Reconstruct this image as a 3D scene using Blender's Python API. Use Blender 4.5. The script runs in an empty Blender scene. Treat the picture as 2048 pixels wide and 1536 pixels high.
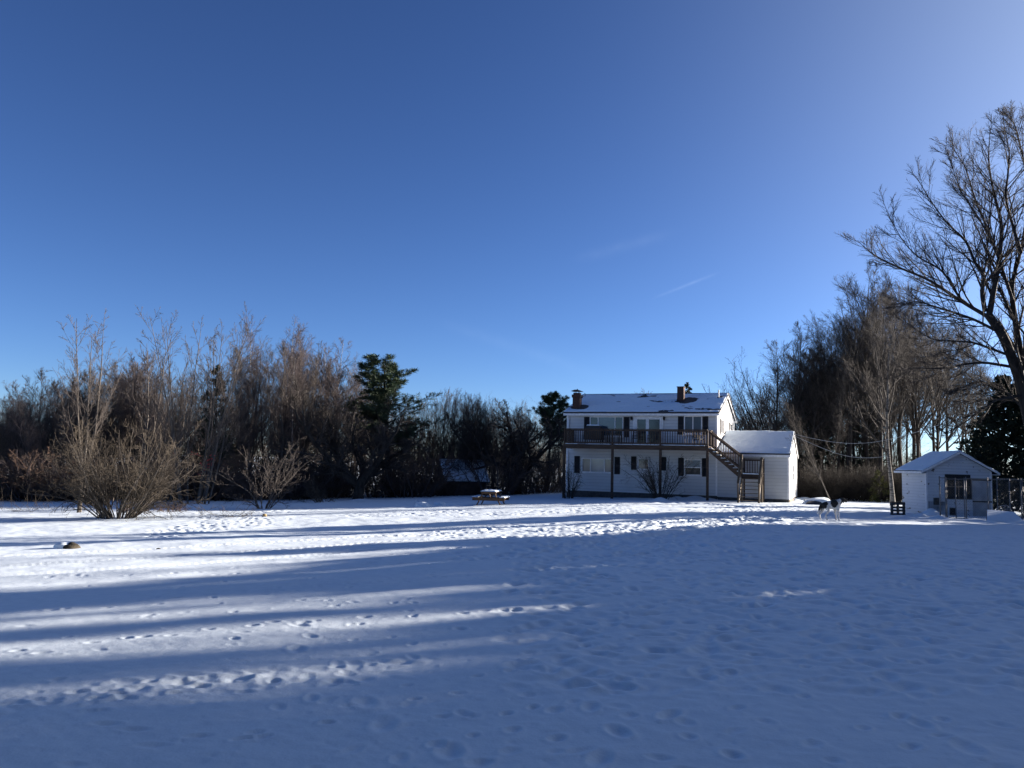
import bpy, bmesh, math, random
import numpy as np
from mathutils import Vector, Matrix

D2R = math.radians
scene = bpy.context.scene
C = scene.collection
AZ, EL = D2R(70), D2R(12.5)   # sun
rng = np.random.default_rng(11)
random.seed(5)

# ------------------------------------------------------------------ camera
F, CAMH, PITCH, ROLL = 1640.0, 1.6, D2R(5.4834), D2R(1.4875)
_f = np.array([0, math.cos(PITCH), math.sin(PITCH)])
_u0 = np.array([0, -math.sin(PITCH), math.cos(PITCH)])
_r0 = np.array([1.0, 0, 0])
_R = math.cos(ROLL) * _r0 + math.sin(ROLL) * _u0
_U = -math.sin(ROLL) * _r0 + math.cos(ROLL) * _u0
_C = np.array([0, 0, CAMH])
cd = bpy.data.cameras.new('camera')
cam = bpy.data.objects.new('camera', cd)
C.objects.link(cam)
cd.sensor_width = 36
cd.lens = 18 / (1024 / F)
cd.clip_end = 20000
cd.clip_start = 0.1
m = Matrix.Identity(4)
for i in range(3):
    m[i][0], m[i][1], m[i][2], m[i][3] = _R[i], _U[i], -_f[i], _C[i]
cam.matrix_world = m
scene.camera = cam

# ------------------------------------------------------------------ terrain
def T(x, y):
    """macro height of the yard"""
    x = np.asarray(x, float); y = np.asarray(y, float)
    yy = np.clip(y, -60, 140)
    drop = 0.045 * 2.0 * np.log1p(np.exp(np.clip(-(x - 7) / 2.0, -40, 40)))
    return -0.0065 * yy - 1.3 * np.tanh(drop / 1.3) * np.clip((y + 4) / 14.0, 0, 1)

def ray(px, py):
    return _f + _R * (px - 1024) / F - _U * (py - 768) / F

def at(px, py):
    """where the picture point meets the yard"""
    d = ray(px, py)
    z = -0.3
    for _ in range(80):
        t = (z - CAMH) / d[2]
        P = _C + t * d
        z = .5 * z + .5 * float(T(P[0], P[1]))
    return P

def col(px, y):
    """yard point in the picture column px at forward distance y"""
    z = 0.0
    for _ in range(4):
        k = (px - 1024) / F
        # solve point (x,y,z) with R.q = k f.q
        A = _R - k * _f
        x = -(A[1] * y + A[2] * (z - CAMH)) / A[0]
        z = float(T(x, y))
    return np.array([x, y, z])

def pxd(px, py, depth):
    d = ray(px, py)
    return _C + d * depth

def height_to(P, top_py):
    """height above P that reaches picture row top_py"""
    q = np.asarray(P) - _C
    lo, hi = 0.0, 60.0
    for _ in range(40):
        mid = (lo + hi) / 2
        w = q + np.array([0, 0, mid])
        y = 768 - F * (w @ _U) / (w @ _f)
        if y > top_py: lo = mid
        else: hi = mid
    return lo

# ------------------------------------------------------------------ node helpers / materials
def newmat(name):
    mt = bpy.data.materials.new(name)
    mt.use_nodes = True
    nt = mt.node_tree
    b = nt.nodes['Principled BSDF']
    return mt, nt, b

def noise_mat(name, c1, c2, scale=8.0, rough=0.8, bump=0.0, bscale=None, stretch=(1, 1, 1), detail=5.0, spec=0.3, lo=0.35, hi=0.65):
    mt, nt, b = newmat(name)
    N, L = nt.nodes, nt.links
    tc = N.new('ShaderNodeTexCoord'); mp = N.new('ShaderNodeMapping')
    mp.inputs['Scale'].default_value = stretch
    L.new(tc.outputs['Object'], mp.inputs['Vector'])
    nz = N.new('ShaderNodeTexNoise'); nz.inputs['Scale'].default_value = scale; nz.inputs['Detail'].default_value = detail
    L.new(mp.outputs['Vector'], nz.inputs['Vector'])
    rp = N.new('ShaderNodeValToRGB')
    rp.color_ramp.elements[0].position = lo; rp.color_ramp.elements[1].position = hi
    rp.color_ramp.elements[0].color = (*c1, 1); rp.color_ramp.elements[1].color = (*c2, 1)
    L.new(nz.outputs['Fac'], rp.inputs['Fac']); L.new(rp.outputs['Color'], b.inputs['Base Color'])
    b.inputs['Roughness'].default_value = rough
    b.inputs['Specular IOR Level'].default_value = spec
    if bump:
        n2 = N.new('ShaderNodeTexNoise'); n2.inputs['Scale'].default_value = bscale or scale * 3; n2.inputs['Detail'].default_value = 6
        L.new(mp.outputs['Vector'], n2.inputs['Vector'])
        bp = N.new('ShaderNodeBump'); bp.inputs['Strength'].default_value = bump; bp.inputs['Distance'].default_value = 0.02
        L.new(n2.outputs['Fac'], bp.inputs['Height']); L.new(bp.outputs['Normal'], b.inputs['Normal'])
    return mt

def snow_mat():
    mt, nt, b = newmat('snow')
    N, L = nt.nodes, nt.links
    tc = N.new('ShaderNodeTexCoord')
    n1 = N.new('ShaderNodeTexNoise'); n1.inputs['Scale'].default_value = 6; n1.inputs['Detail'].default_value = 8; n1.inputs['Roughness'].default_value = 0.6
    n2 = N.new('ShaderNodeTexNoise'); n2.inputs['Scale'].default_value = 45; n2.inputs['Detail'].default_value = 4
    L.new(tc.outputs['Object'], n1.inputs['Vector']); L.new(tc.outputs['Object'], n2.inputs['Vector'])
    rp = N.new('ShaderNodeValToRGB')
    rp.color_ramp.elements[0].color = (0.645, 0.735, 0.81, 1); rp.color_ramp.elements[1].color = (0.735, 0.815, 0.875, 1)
    rp.color_ramp.elements[0].position = 0.3; rp.color_ramp.elements[1].position = 0.7
    L.new(n1.outputs['Fac'], rp.inputs['Fac']); L.new(rp.outputs['Color'], b.inputs['Base Color'])
    b1 = N.new('ShaderNodeBump'); b1.inputs['Strength'].default_value = 0.35; b1.inputs['Distance'].default_value = 0.02
    b2 = N.new('ShaderNodeBump'); b2.inputs['Strength'].default_value = 0.5; b2.inputs['Distance'].default_value = 0.006
    L.new(n1.outputs['Fac'], b1.inputs['Height']); L.new(n2.outputs['Fac'], b2.inputs['Height'])
    L.new(b1.outputs['Normal'], b2.inputs['Normal']); L.new(b2.outputs['Normal'], b.inputs['Normal'])
    b.inputs['Roughness'].default_value = 0.65
    b.inputs['Specular IOR Level'].default_value = 0.25
    return mt

def siding_mat(name, c, peel=False, pitch=0.2):
    """lapped boards: a saw-tooth of the height, plus faint weathering"""
    mt, nt, b = newmat(name)
    N, L = nt.nodes, nt.links
    tc = N.new('ShaderNodeTexCoord'); sp = N.new('ShaderNodeSeparateXYZ')
    L.new(tc.outputs['Object'], sp.inputs[0])
    dv = N.new('ShaderNodeMath'); dv.operation = 'DIVIDE'; dv.inputs[1].default_value = pitch
    fr = N.new('ShaderNodeMath'); fr.operation = 'FRACT'
    L.new(sp.outputs['Z'], dv.inputs[0]); L.new(dv.outputs[0], fr.inputs[0])
    inv = N.new('ShaderNodeMath'); inv.operation = 'SUBTRACT'; inv.inputs[0].default_value = 1
    L.new(fr.outputs[0], inv.inputs[1])
    bp = N.new('ShaderNodeBump'); bp.inputs['Strength'].default_value = 0.9; bp.inputs['Distance'].default_value = 0.02
    L.new(inv.outputs[0], bp.inputs['Height']); L.new(bp.outputs['Normal'], b.inputs['Normal'])
    nz = N.new('ShaderNodeTexNoise'); nz.inputs['Scale'].default_value = 1.2; nz.inputs['Detail'].default_value = 6
    L.new(tc.outputs['Object'], nz.inputs['Vector'])
    rp = N.new('ShaderNodeValToRGB'); rp.color_ramp.elements[0].position = 0.3; rp.color_ramp.elements[1].position = 0.7
    rp.color_ramp.elements[0].color = (c[0] * .9, c[1] * .9, c[2] * .9, 1); rp.color_ramp.elements[1].color = (*c, 1)
    L.new(nz.outputs['Fac'], rp.inputs['Fac'])
    # the butt line of each board
    gt = N.new('ShaderNodeMath'); gt.operation = 'GREATER_THAN'; gt.inputs[1].default_value = 0.9
    L.new(fr.outputs[0], gt.inputs[0])
    mx = N.new('ShaderNodeMixRGB'); mx.inputs['Color2'].default_value = (c[0] * .68, c[1] * .68, c[2] * .69, 1)
    L.new(gt.outputs[0], mx.inputs['Fac']); L.new(rp.outputs['Color'], mx.inputs['Color1'])
    out = mx.outputs['Color']
    if peel:
        n3 = N.new('ShaderNodeTexNoise'); n3.inputs['Scale'].default_value = 4.5; n3.inputs['Detail'].default_value = 3
        mp = N.new('ShaderNodeMapping'); mp.inputs['Scale'].default_value = (1, .5, 1.4)
        L.new(tc.outputs['Object'], mp.inputs['Vector']); L.new(mp.outputs['Vector'], n3.inputs['Vector'])
        g = N.new('ShaderNodeValToRGB'); g.color_ramp.elements[0].position = 0.645; g.color_ramp.elements[1].position = 0.67
        L.new(n3.outputs['Fac'], g.inputs['Fac'])
        m2 = N.new('ShaderNodeMixRGB'); m2.inputs['Color2'].default_value = (0.13, 0.11, 0.10, 1)
        L.new(g.outputs['Color'], m2.inputs['Fac']); L.new(out, m2.inputs['Color1'])
        out = m2.outputs['Color']
    L.new(out, b.inputs['Base Color'])
    b.inputs['Roughness'].default_value = 0.5
    return mt

def brick_mat():
    mt, nt, b = newmat('chimney_brick')
    N, L = nt.nodes, nt.links
    tc = N.new('ShaderNodeTexCoord'); mp = N.new('ShaderNodeMapping'); mp.inputs['Rotation'].default_value = (D2R(90), 0, 0)
    br = N.new('ShaderNodeTexBrick'); br.inputs['Scale'].default_value = 4.5
    br.inputs['Color1'].default_value = (0.06, 0.026, 0.019, 1); br.inputs['Color2'].default_value = (0.042, 0.02, 0.016, 1)
    br.inputs['Mortar'].default_value = (0.075, 0.062, 0.056, 1); br.inputs['Mortar Size'].default_value = 0.012
    L.new(tc.outputs['Object'], mp.inputs['Vector']); L.new(mp.outputs['Vector'], br.inputs['Vector'])
    L.new(br.outputs['Color'], b.inputs['Base Color']); b.inputs['Roughness'].default_value = 0.9
    return mt

def plain(name, c, rough=0.6, metal=0.0, spec=0.4):
    return noise_mat(name, tuple(x * .82 for x in c), c, 9, rough, spec=spec) if not metal else _metal(name, c, rough)

def _metal(name, c, rough):
    mt = noise_mat(name, tuple(x * .8 for x in c), c, 12, rough)
    mt.node_tree.nodes['Principled BSDF'].inputs['Metallic'].default_value = 0.8
    return mt

def glass(name, c):
    mt = noise_mat(name, tuple(x * .75 for x in c), c, 1.5, 0.06, spec=0.6)
    return mt

M = dict(
    snow=snow_mat(),
    siding=siding_mat('white_siding', (0.56, 0.57, 0.57)),
    shed_siding=siding_mat('old_white_boards', (0.62, 0.64, 0.66), True, 0.13),
    trim=plain('white_trim', (0.8, 0.8, 0.8), 0.5),
    shutter=noise_mat('black_shutter', (0.012, 0.012, 0.015), (0.022, 0.022, 0.026), 30, 0.55),
    shingle=noise_mat('dark_shingle', (0.03, 0.03, 0.035), (0.07, 0.07, 0.075), 25, 0.9),
    brick=brick_mat(),
    concrete=noise_mat('foundation', (0.05, 0.05, 0.052), (0.09, 0.085, 0.08), 6, 0.9),
    deck=noise_mat('deck_wood', (0.040, 0.026, 0.018), (0.080, 0.052, 0.035), 3, 0.75, 0.3, 20, (1, 1, 6)),
    deck_light=noise_mat('pale_deck_wood', (0.07, 0.052, 0.035), (0.135, 0.102, 0.068), 4, 0.75, 0.3, 20, (1, 1, .3)),  # lighter copy of the deck wood for steps, lower flight and front posts
    dull_glass=noise_mat('matte_dark_glass', (0.008, 0.010, 0.012), (0.02, 0.024, 0.028), 3, 0.5, spec=0.15),  # darker and rougher than the house panes, with weak reflections
    glass=glass('window_glass', (0.02, 0.026, 0.034)),
    curtain=glass('glass_before_curtain', (0.09, 0.12, 0.15)),
    blind=glass('glass_before_blind', (0.22, 0.28, 0.32)),
    metal=plain('galvanised_metal', (0.42, 0.43, 0.45), 0.45, 1),
    black=plain('black_paint', (0.015, 0.015, 0.017), 0.5),
    table=noise_mat('stained_table_wood', (0.06, 0.036, 0.02), (0.115, 0.068, 0.038), 5, 0.7, 0.3, 25, (1, 6, 6)),
    grey_wood=noise_mat('grey_pallet_wood', (0.045, 0.04, 0.036), (0.10, 0.09, 0.08), 6, 0.85, 0.3, 30, (1, 5, 5)),
    rock=noise_mat('rock', (0.022, 0.019, 0.014), (0.06, 0.05, 0.035), 9, 0.9, 0.5),
    bark_dark=noise_mat('dark_bark', (0.02, 0.017, 0.014), (0.05, 0.042, 0.034), 9, 0.9, 0.5, 20, (1, 1, .25)),
    bark_grey=noise_mat('grey_bark', (0.05, 0.043, 0.037), (0.115, 0.10, 0.086), 8, 0.9, 0.4, 20, (1, 1, .25)),
    bark_birch=noise_mat('birch_bark', (0.06, 0.052, 0.046), (0.30, 0.285, 0.265), 7, 0.8, 0.2, 20, (.4, .4, 2.2), lo=.34, hi=.46),
    bark_pale=noise_mat('pale_bark', (0.05, 0.045, 0.04), (0.2, 0.185, 0.165), 7, 0.85, 0.2, 20, (.5, .5, 2.0), lo=.38, hi=.55),
    twig_dark=noise_mat('dark_twigs', (0.028, 0.024, 0.021), (0.062, 0.053, 0.047), 3, 0.85),
    twig_brown=noise_mat('brown_twigs', (0.045, 0.038, 0.034), (0.092, 0.077, 0.068), 2, 0.85),
    twig_red=noise_mat('reddish_twigs', (0.050, 0.040, 0.039), (0.10, 0.081, 0.080), 2, 0.85),
    twig_tan=noise_mat('tan_stems', (0.036, 0.028, 0.020), (0.085, 0.068, 0.049), 3, 0.8),
    needle_pine=noise_mat('pine_needles', (0.022, 0.040, 0.020), (0.055, 0.088, 0.042), 2.5, 0.7),
    needle_dark=noise_mat('hemlock_needles', (0.012, 0.022, 0.013), (0.032, 0.048, 0.027), 2.0, 0.75),
    needle_yellow=noise_mat('yellow_green_needles', (0.06, 0.07, 0.015), (0.13, 0.13, 0.03), 3, 0.75),
    berry=plain('red_berries', (0.45, 0.03, 0.03), 0.4),
    dead=noise_mat('dead_brush', (0.07, 0.046, 0.034), (0.16, 0.105, 0.075), 2, 0.9),
    wire=plain('dull_fence_wire', (0.16, 0.165, 0.17), 0.6),
    cord=plain('pale_cord', (0.36, 0.36, 0.35), 0.6),
    fur_white=noise_mat('white_fur', (0.42, 0.42, 0.43), (0.66, 0.65, 0.63), 30, 0.9, 0.6, 90),
    fur_black=noise_mat('black_fur', (0.010, 0.010, 0.011), (0.026, 0.025, 0.025), 40, 0.8, 0.6, 90),
    fur_brown=noise_mat('brown_fur', (0.08, 0.05, 0.03), (0.16, 0.10, 0.06), 40, 0.9),
)

# ------------------------------------------------------------------ object helpers
class MB:
    def __init__(s): s.v = []; s.f = []
    def add(s, vs, fs):
        o = len(s.v); s.v += [tuple(map(float, v)) for v in vs]; s.f += [tuple(i + o for i in f) for f in fs]
    def box(s, x0, x1, y0, y1, z0, z1):
        s.add([(x0, y0, z0), (x1, y0, z0), (x1, y1, z0), (x0, y1, z0), (x0, y0, z1), (x1, y0, z1), (x1, y1, z1), (x0, y1, z1)],
              [(0, 3, 2, 1), (4, 5, 6, 7), (0, 1, 5, 4), (1, 2, 6, 5), (2, 3, 7, 6), (3, 0, 4, 7)])
    def beam(s, p0, p1, w, h, up=(0, 0, 1)):
        p0 = np.array(p0, float); p1 = np.array(p1, float); d = p1 - p0; d /= np.linalg.norm(d)
        up = np.array(up, float)
        if abs(d @ up) > .98: up = np.array([0, 1.0, 0])
        a = np.cross(d, up); a /= np.linalg.norm(a); b = np.cross(a, d)
        vs = []
        for p in (p0, p1):
            for sx, sy in ((-1, -1), (1, -1), (1, 1), (-1, 1)):
                vs.append(p + a * w / 2 * sx + b * h / 2 * sy)
        s.add(vs, [(0, 1, 2, 3), (7, 6, 5, 4), (0, 4, 5, 1), (1, 5, 6, 2), (2, 6, 7, 3), (3, 7, 4, 0)])
    def tube(s, pts, rad, n=8, cap=True):
        pts = [np.array(p, float) for p in pts]
        if np.isscalar(rad): rad = [rad] * len(pts)
        vs = []; 
        for i, p in enumerate(pts):
            d = pts[min(i + 1, len(pts) - 1)] - pts[max(i - 1, 0)]; d /= np.linalg.norm(d) + 1e-9
            ref = np.array([0, 0, 1.0]) if abs(d[2]) < .9 else np.array([1.0, 0, 0])
            a = np.cross(d, ref); a /= np.linalg.norm(a); b = np.cross(d, a)
            for k in range(n):
                t = 2 * math.pi * k / n
                vs.append(p + rad[i] * (a * math.cos(t) + b * math.sin(t)))
        fs = []
        for i in range(len(pts) - 1):
            for k in range(n):
                fs.append((i * n + k, i * n + (k + 1) % n, (i + 1) * n + (k + 1) % n, (i + 1) * n + k))
        if cap:
            fs.append(tuple(range(n))[::-1]); fs.append(tuple((len(pts) - 1) * n + k for k in range(n)))
        s.add(vs, fs)
    def poly(s, pts, thick_vec):
        """extrude a planar outline by a vector"""
        n = len(pts); t = np.array(thick_vec, float)
        vs = [np.array(p, float) for p in pts] + [np.array(p, float) + t for p in pts]
        fs = [tuple(range(n))[::-1], tuple(range(n, 2 * n))] + [(i, (i + 1) % n, n + (i + 1) % n, n + i) for i in range(n)]
        s.add(vs, fs)
    def build(s, name, mat, parent=None, smooth=False, bevel=0.0):
        me = bpy.data.meshes.new(name); me.from_pydata(s.v, [], s.f); me.update()
        bm = bmesh.new(); bm.from_mesh(me); bmesh.ops.recalc_face_normals(bm, faces=bm.faces)
        if bevel:
            bmesh.ops.bevel(bm, geom=list(bm.edges), offset=bevel, segments=1, affect='EDGES', profile=0.5)
        bm.to_mesh(me); bm.free()
        return link(name, me, mat, parent, smooth)

def link(name, me, mat, parent=None, smooth=False):
    if mat is not None and not me.materials: me.materials.append(mat)
    if smooth: me.polygons.foreach_set('use_smooth', [True] * len(me.polygons))
    o = bpy.data.objects.new(name, me); C.objects.link(o)
    if parent is not None: o.parent = parent
    return o

def tag(o, label, cat, group=None, kind=None):
    if label: o['label'] = label
    if cat: o['category'] = cat
    if group: o['group'] = group
    if kind: o['kind'] = kind
    return o

def empty(name, loc, rz=0.0, label=None, cat=None, group=None):
    o = bpy.data.objects.new(name, None); C.objects.link(o)
    o.empty_display_size = 0.3
    o.location = tuple(float(c) for c in loc); o.rotation_euler = (0, 0, rz)
    return tag(o, label, cat, group)

def np_mesh(name, V, quads=None, tris=None, smooth=True):
    me = bpy.data.meshes.new(name)
    V = np.ascontiguousarray(V, np.float32)
    nq = 0 if quads is None else len(quads); nt = 0 if tris is None else len(tris)
    me.vertices.add(len(V)); me.vertices.foreach_set('co', V.ravel())
    loops = np.concatenate([a.ravel() for a in (quads, tris) if a is not None and len(a)]).astype(np.int32)
    me.loops.add(len(loops)); me.loops.foreach_set('vertex_index', loops)
    st = np.concatenate([np.arange(nq) * 4, nq * 4 + np.arange(nt) * 3]).astype(np.int32)
    me.polygons.add(nq + nt); me.polygons.foreach_set('loop_start', st)
    if smooth: me.polygons.foreach_set('use_smooth', np.ones(nq + nt, bool))
    me.update(calc_edges=True); me.validate()
    return me

# ------------------------------------------------------------------ value noise
_perm = np.random.default_rng(3).random((256, 256))
def vnoise(x, y):
    xi = np.floor(x).astype(int); yi = np.floor(y).astype(int); fx = x - xi; fy = y - yi
    fx = fx * fx * (3 - 2 * fx); fy = fy * fy * (3 - 2 * fy)
    g = lambda a, b: _perm[a & 255, b & 255]
    return (g(xi, yi) * (1 - fx) + g(xi + 1, yi) * fx) * (1 - fy) + (g(xi, yi + 1) * (1 - fx) + g(xi + 1, yi + 1) * fx) * fy - 0.5
def fbm(x, y, o=4, g=0.5):
    s = 0; a = 1.0
    for k in range(o):
        s = s + a * vnoise(x * 2 ** k + 17.3 * k, y * 2 ** k + 5.1 * k); a *= g
    return s

# ------------------------------------------------------------------ plants (vectorised growth)
def norm(a): return a / (np.linalg.norm(a, axis=-1, keepdims=True) + 1e-9)

def sweep(r, P0, D0, L, K, wob, trop, curl=0.0):
    N = len(P0); P = np.zeros((N, K, 3)); P[:, 0] = P0; d = norm(D0)
    seg = (L / (K - 1))[:, None]
    for k in range(1, K):
        d = norm(d + wob * r.normal(size=(N, 3)) + np.array([0, 0, trop]))
        P[:, k] = P[:, k - 1] + d * seg
    return P

def taper(r0, r1, K, p=1.0):
    t = np.linspace(0, 1, K)[None] ** p
    return r0[:, None] * (1 - t) + r1[:, None] * t

def sprout(r, par, n, t0, t1, ang, lenf, rr, K, wob, trop, rmin=0.004, angj=0.25, tip=0.35, lj=0.3):
    """n children on every parent branch; par = (P,R,L); lenf(t) times the parent's length"""
    P, R, L = par; N, Kp, _ = P.shape
    t = (t0 + (t1 - t0) * (np.arange(n)[None] + r.random((N, n))) / n).clip(0, 0.999)
    pos = t * (Kp - 1); i = np.floor(pos).astype(int); fr = (pos - i)[..., None]
    ar = np.arange(N)[:, None]
    base = P[ar, i] * (1 - fr) + P[ar, i + 1] * fr
    tan = norm(P[ar, i + 1] - P[ar, i])
    rad = R[ar, i] * (1 - fr[..., 0]) + R[ar, i + 1] * fr[..., 0]
    q = r.normal(size=(N, n, 3)); q = norm(q - (q * tan).sum(-1, keepdims=True) * tan)
    a = ang + angj * r.normal(size=(N, n, 1))
    d = np.cos(a) * tan + np.sin(a) * q
    ln = L[:, None] * lenf(t) * (1 - lj + 2 * lj * r.random((N, n)))
    r0 = np.maximum(rad * rr, rmin)
    r1 = np.maximum(r0 * tip, rmin * .6)
    ln = ln.ravel()
    Pc = sweep(r, base.reshape(-1, 3), d.reshape(-1, 3), ln, K, wob, trop)
    return Pc, taper(r0.ravel(), r1.ravel(), K), ln

def tubes(P, R, S):
    N, K, _ = P.shape
    tan = np.empty_like(P); tan[:, 1:-1] = P[:, 2:] - P[:, :-2]; tan[:, 0] = P[:, 1] - P[:, 0]; tan[:, -1] = P[:, -1] - P[:, -2]
    tan = norm(tan)
    ov = norm(P[:, -1] - P[:, 0])
    ref = np.where(np.abs(ov[:, 2:3]) < 0.8, np.array([[0, 0, 1.0]]), np.array([[1.0, 0.1, 0]]))[:, None]
    a = norm(np.cross(tan, np.broadcast_to(ref, tan.shape))); b = np.cross(tan, a)
    th = 2 * np.pi * np.arange(S) / S
    V = P[:, :, None] + R[:, :, None, None] * (a[:, :, None] * np.cos(th)[None, None, :, None] + b[:, :, None] * np.sin(th)[None, None, :, None])
    base = (np.arange(N) * K * S)[:, None, None]; kk = (np.arange(K - 1) * S)[None, :, None]; s = np.arange(S)[None, None]; s2 = (s + 1) % S
    Q = np.stack([base + kk + s, base + kk + s2, base + kk + S + s2, base + kk + S + s], -1).reshape(-1, 4)
    return V.reshape(-1, 3), Q

def join(parts):
    Vs, Qs, o = [], [], 0
    for V, Q in parts:
        Vs.append(V); Qs.append(Q + o); o += len(V)
    return np.concatenate(Vs), np.concatenate(Qs)

def leaves(r, base, d, ln, w):
    """one narrow quad per entry"""
    N = len(base); d = norm(d); q = norm(np.cross(d, r.normal(size=(N, 3))))
    ln = np.broadcast_to(np.asarray(ln), (N,))[:, None]; w = np.broadcast_to(np.asarray(w), (N,))[:, None]
    V = np.stack([base - q * w * .35, base + q * w * .35, base + d * ln + q * w * .5, base + d * ln - q * w * .5], 1).reshape(-1, 3)
    return V, np.arange(N * 4).reshape(-1, 4)

def trunk(r, H, r0, r1, K=12, wob=0.05, lean=(0, 0), n=1, spread=0.0, foot=0.0, hj=0.15, trop=0.03):
    az = r.random(n) * 2 * np.pi + np.arange(n) * 2.4
    sp = spread * np.sqrt(r.random(n) * .9 + .1) if n > 1 else np.zeros(1)
    D = np.stack([np.cos(az) * sp + lean[0], np.sin(az) * sp + lean[1], np.ones(n)], 1)
    B = np.stack([np.cos(az) * foot * np.sqrt(r.random(n)), np.sin(az) * foot * np.sqrt(r.random(n)), np.full(n, -0.12)], 1)
    L = H * (1 - hj * r.random(n)) if n > 1 else np.full(1, H)
    P = sweep(r, B, D, L, K, wob, trop)
    rr = r0 * (.6 + .5 * r.random(n)) if n > 1 else np.full(1, r0)
    R = taper(rr, np.full(n, r1), K, .9)
    if n == 1: R[:, 0] *= 1.35
    return P, R, L

PROTO = {}
def finish(key, tparts, cparts, tm, cm, leafparts=None, lm=None):
    V, Q = join(tparts); tme = np_mesh('trunk', V, Q); tme.materials.append(tm)
    V2, Q2 = join(cparts); cme = np_mesh('crown', V2, Q2); cme.materials.append(cm)
    H = float(max(V[:, 2].max(), V2[:, 2].max()))
    lme = None
    if leafparts:
        V3, Q3 = join(leafparts); lme = np_mesh('foliage', V3, Q3, smooth=False); lme.materials.append(lm)
        H = max(H, float(V3[:, 2].max()))
    PROTO[key] = (tme, cme, lme, H)

def birch(key, seed, H=9, narrow=1.0, tm='bark_birch', cm='twig_red', n=1, spread=0.1):
    r = np.random.default_rng(seed)
    t = trunk(r, H, .075 * H / 9, .008, 14, .035, n=n, spread=spread)
    a = sprout(r, t, int(44 / n ** .4), .22, .99, .62, lambda t: narrow * (.07 + .25 * (1 - t) ** .7 * np.minimum(1, t * 3)), .5, 7, .07, .07, .006)
    b = sprout(r, a, 9, .15, .98, .6, lambda t: .2 + .3 * (1 - t), .5, 5, .09, .03, .005)
    c = sprout(r, b, 7, .1, .98, .55, lambda t: .3 + .3 * (1 - t), .55, 4, .12, -.01, .004)
    finish(key, [tubes(*t[:2], 7)], [tubes(*a[:2], 4), tubes(*b[:2], 3), tubes(*c[:2], 3)], M[tm], M[cm])

def hardwood(key, seed, H=14, spread=1.0, tm='bark_dark', cm='twig_dark', lean=(0, 0), low=.28, n4=5, r0=.17):
    r = np.random.default_rng(seed)
    t = trunk(r, H, r0 * H / 14, .012, 14, .05, lean)
    a = sprout(r, t, 20, low, .99, .72, lambda t: spread * (.10 + .38 * (1 - t) ** .6), .55, 9, .09, .10, .012)
    b = sprout(r, a, 8, .2, .98, .58, lambda t: .20 + .36 * (1 - t), .55, 7, .075, .05, .008)
    c = sprout(r, b, 7, .12, .98, .52, lambda t: .28 + .36 * (1 - t), .55, 6, .075, .03, .0055)
    d = sprout(r, c, n4, .12, .98, .5, lambda t: .38 + .34 * (1 - t), .6, 4, .08, .02, .0040)
    finish(key, [tubes(*t[:2], 8)], [tubes(*a[:2], 6), tubes(*b[:2], 4), tubes(*c[:2], 3), tubes(*d[:2], 3)], M[tm], M[cm])

def ash(key, seed, H=6.2, n=4, spread=.16, foot=.15, tm='bark_grey', cm='twig_brown', low=.3, r0=.05, lean=(0, 0)):
    r = np.random.default_rng(seed)
    t = trunk(r, H, r0, .006, 14, .035, lean, n=n, spread=spread, foot=foot, trop=.05)
    a = sprout(r, t, 14, low, .97, .52, lambda t: .09 + .27 * (1 - t) ** .8, .5, 8, .06, .07, .006)
    b = sprout(r, a, 7, .2, .98, .55, lambda t: .14 + .3 * (1 - t), .5, 5, .08, .04, .0046)
    c = sprout(r, b, 5, .2, .98, .55, lambda t: .25 + .3 * (1 - t), .6, 3, .1, .02, .0036)
    finish(key, [tubes(*t[:2], 7)], [tubes(*a[:2], 4), tubes(*b[:2], 3), tubes(*c[:2], 3)], M[tm], M[cm])

def shrub(key, seed, H=2.8, n=50, spread=.55, foot=.28, tm='bark_grey', cm='twig_tan', r0=.02, k=(7, 6, 3), wob=.07, trop=-.015, hj=.45):
    r = np.random.default_rng(seed)
    t = trunk(r, H, r0, .004, 10, wob, n=n, spread=spread, foot=foot, hj=hj, trop=trop)
    a = sprout(r, t, k[0], .2, .98, .6, lambda t: .14 + .36 * (1 - t), .6, 7, .17, .015, .005, lj=.5)
    b = sprout(r, a, k[1], .15, .98, .75, lambda t: .2 + .35 * (1 - t), .6, 5, .2, .02, .004)
    c = sprout(r, b, k[2], .15, .98, .65, lambda t: .3 + .3 * (1 - t), .7, 3, .16, .0, .003)
    finish(key, [tubes(*t[:2], 5)], [tubes(*a[:2], 4), tubes(*b[:2], 3), tubes(*c[:2], 3)], M[tm], M[cm])

def apple(key, seed, H=4.6, n=5):
    r = np.random.default_rng(seed)
    t = trunk(r, .95, .22, .18, 5, .05)
    top = t[0][:, -1]
    az = np.arange(n) * 2 * np.pi / n + r.normal(size=n) * .3
    D = np.stack([np.cos(az) * .9, np.sin(az) * .9, .75 + .5 * r.random(n)], 1)
    L = H * (.75 + .35 * r.random(n)); B = np.repeat(t[0][:, 3], n, 0) + r.normal(size=(n, 3)) * .05
    P = sweep(r, B, D, L, 12, .17, .035); R = taper(np.full(n, .15), np.full(n, .03), 12)
    a = (P, R, L)
    b = sprout(r, a, 11, .15, .99, .8, lambda t: .22 + .32 * (1 - t), .6, 8, .17, .06, .016)
    c = sprout(r, b, 9, .15, .99, .75, lambda t: .2 + .32 * (1 - t), .55, 6, .16, .06, .009)
    d = sprout(r, c, 8, .1, .99, .7, lambda t: .25 + .3 * (1 - t), .6, 4, .15, .07, .0065)
    e = sprout(r, d, 3, .1, .99, .7, lambda t: .35 + .3 * (1 - t), .6, 3, .15, .05, .005)
    finish(key, [tubes(*t[:2], 9), tubes(P, R, 7)], [tubes(*b[:2], 5), tubes(*c[:2], 4), tubes(*d[:2], 3), tubes(*e[:2], 3)], M['bark_dark'], M['twig_dark'])

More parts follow.
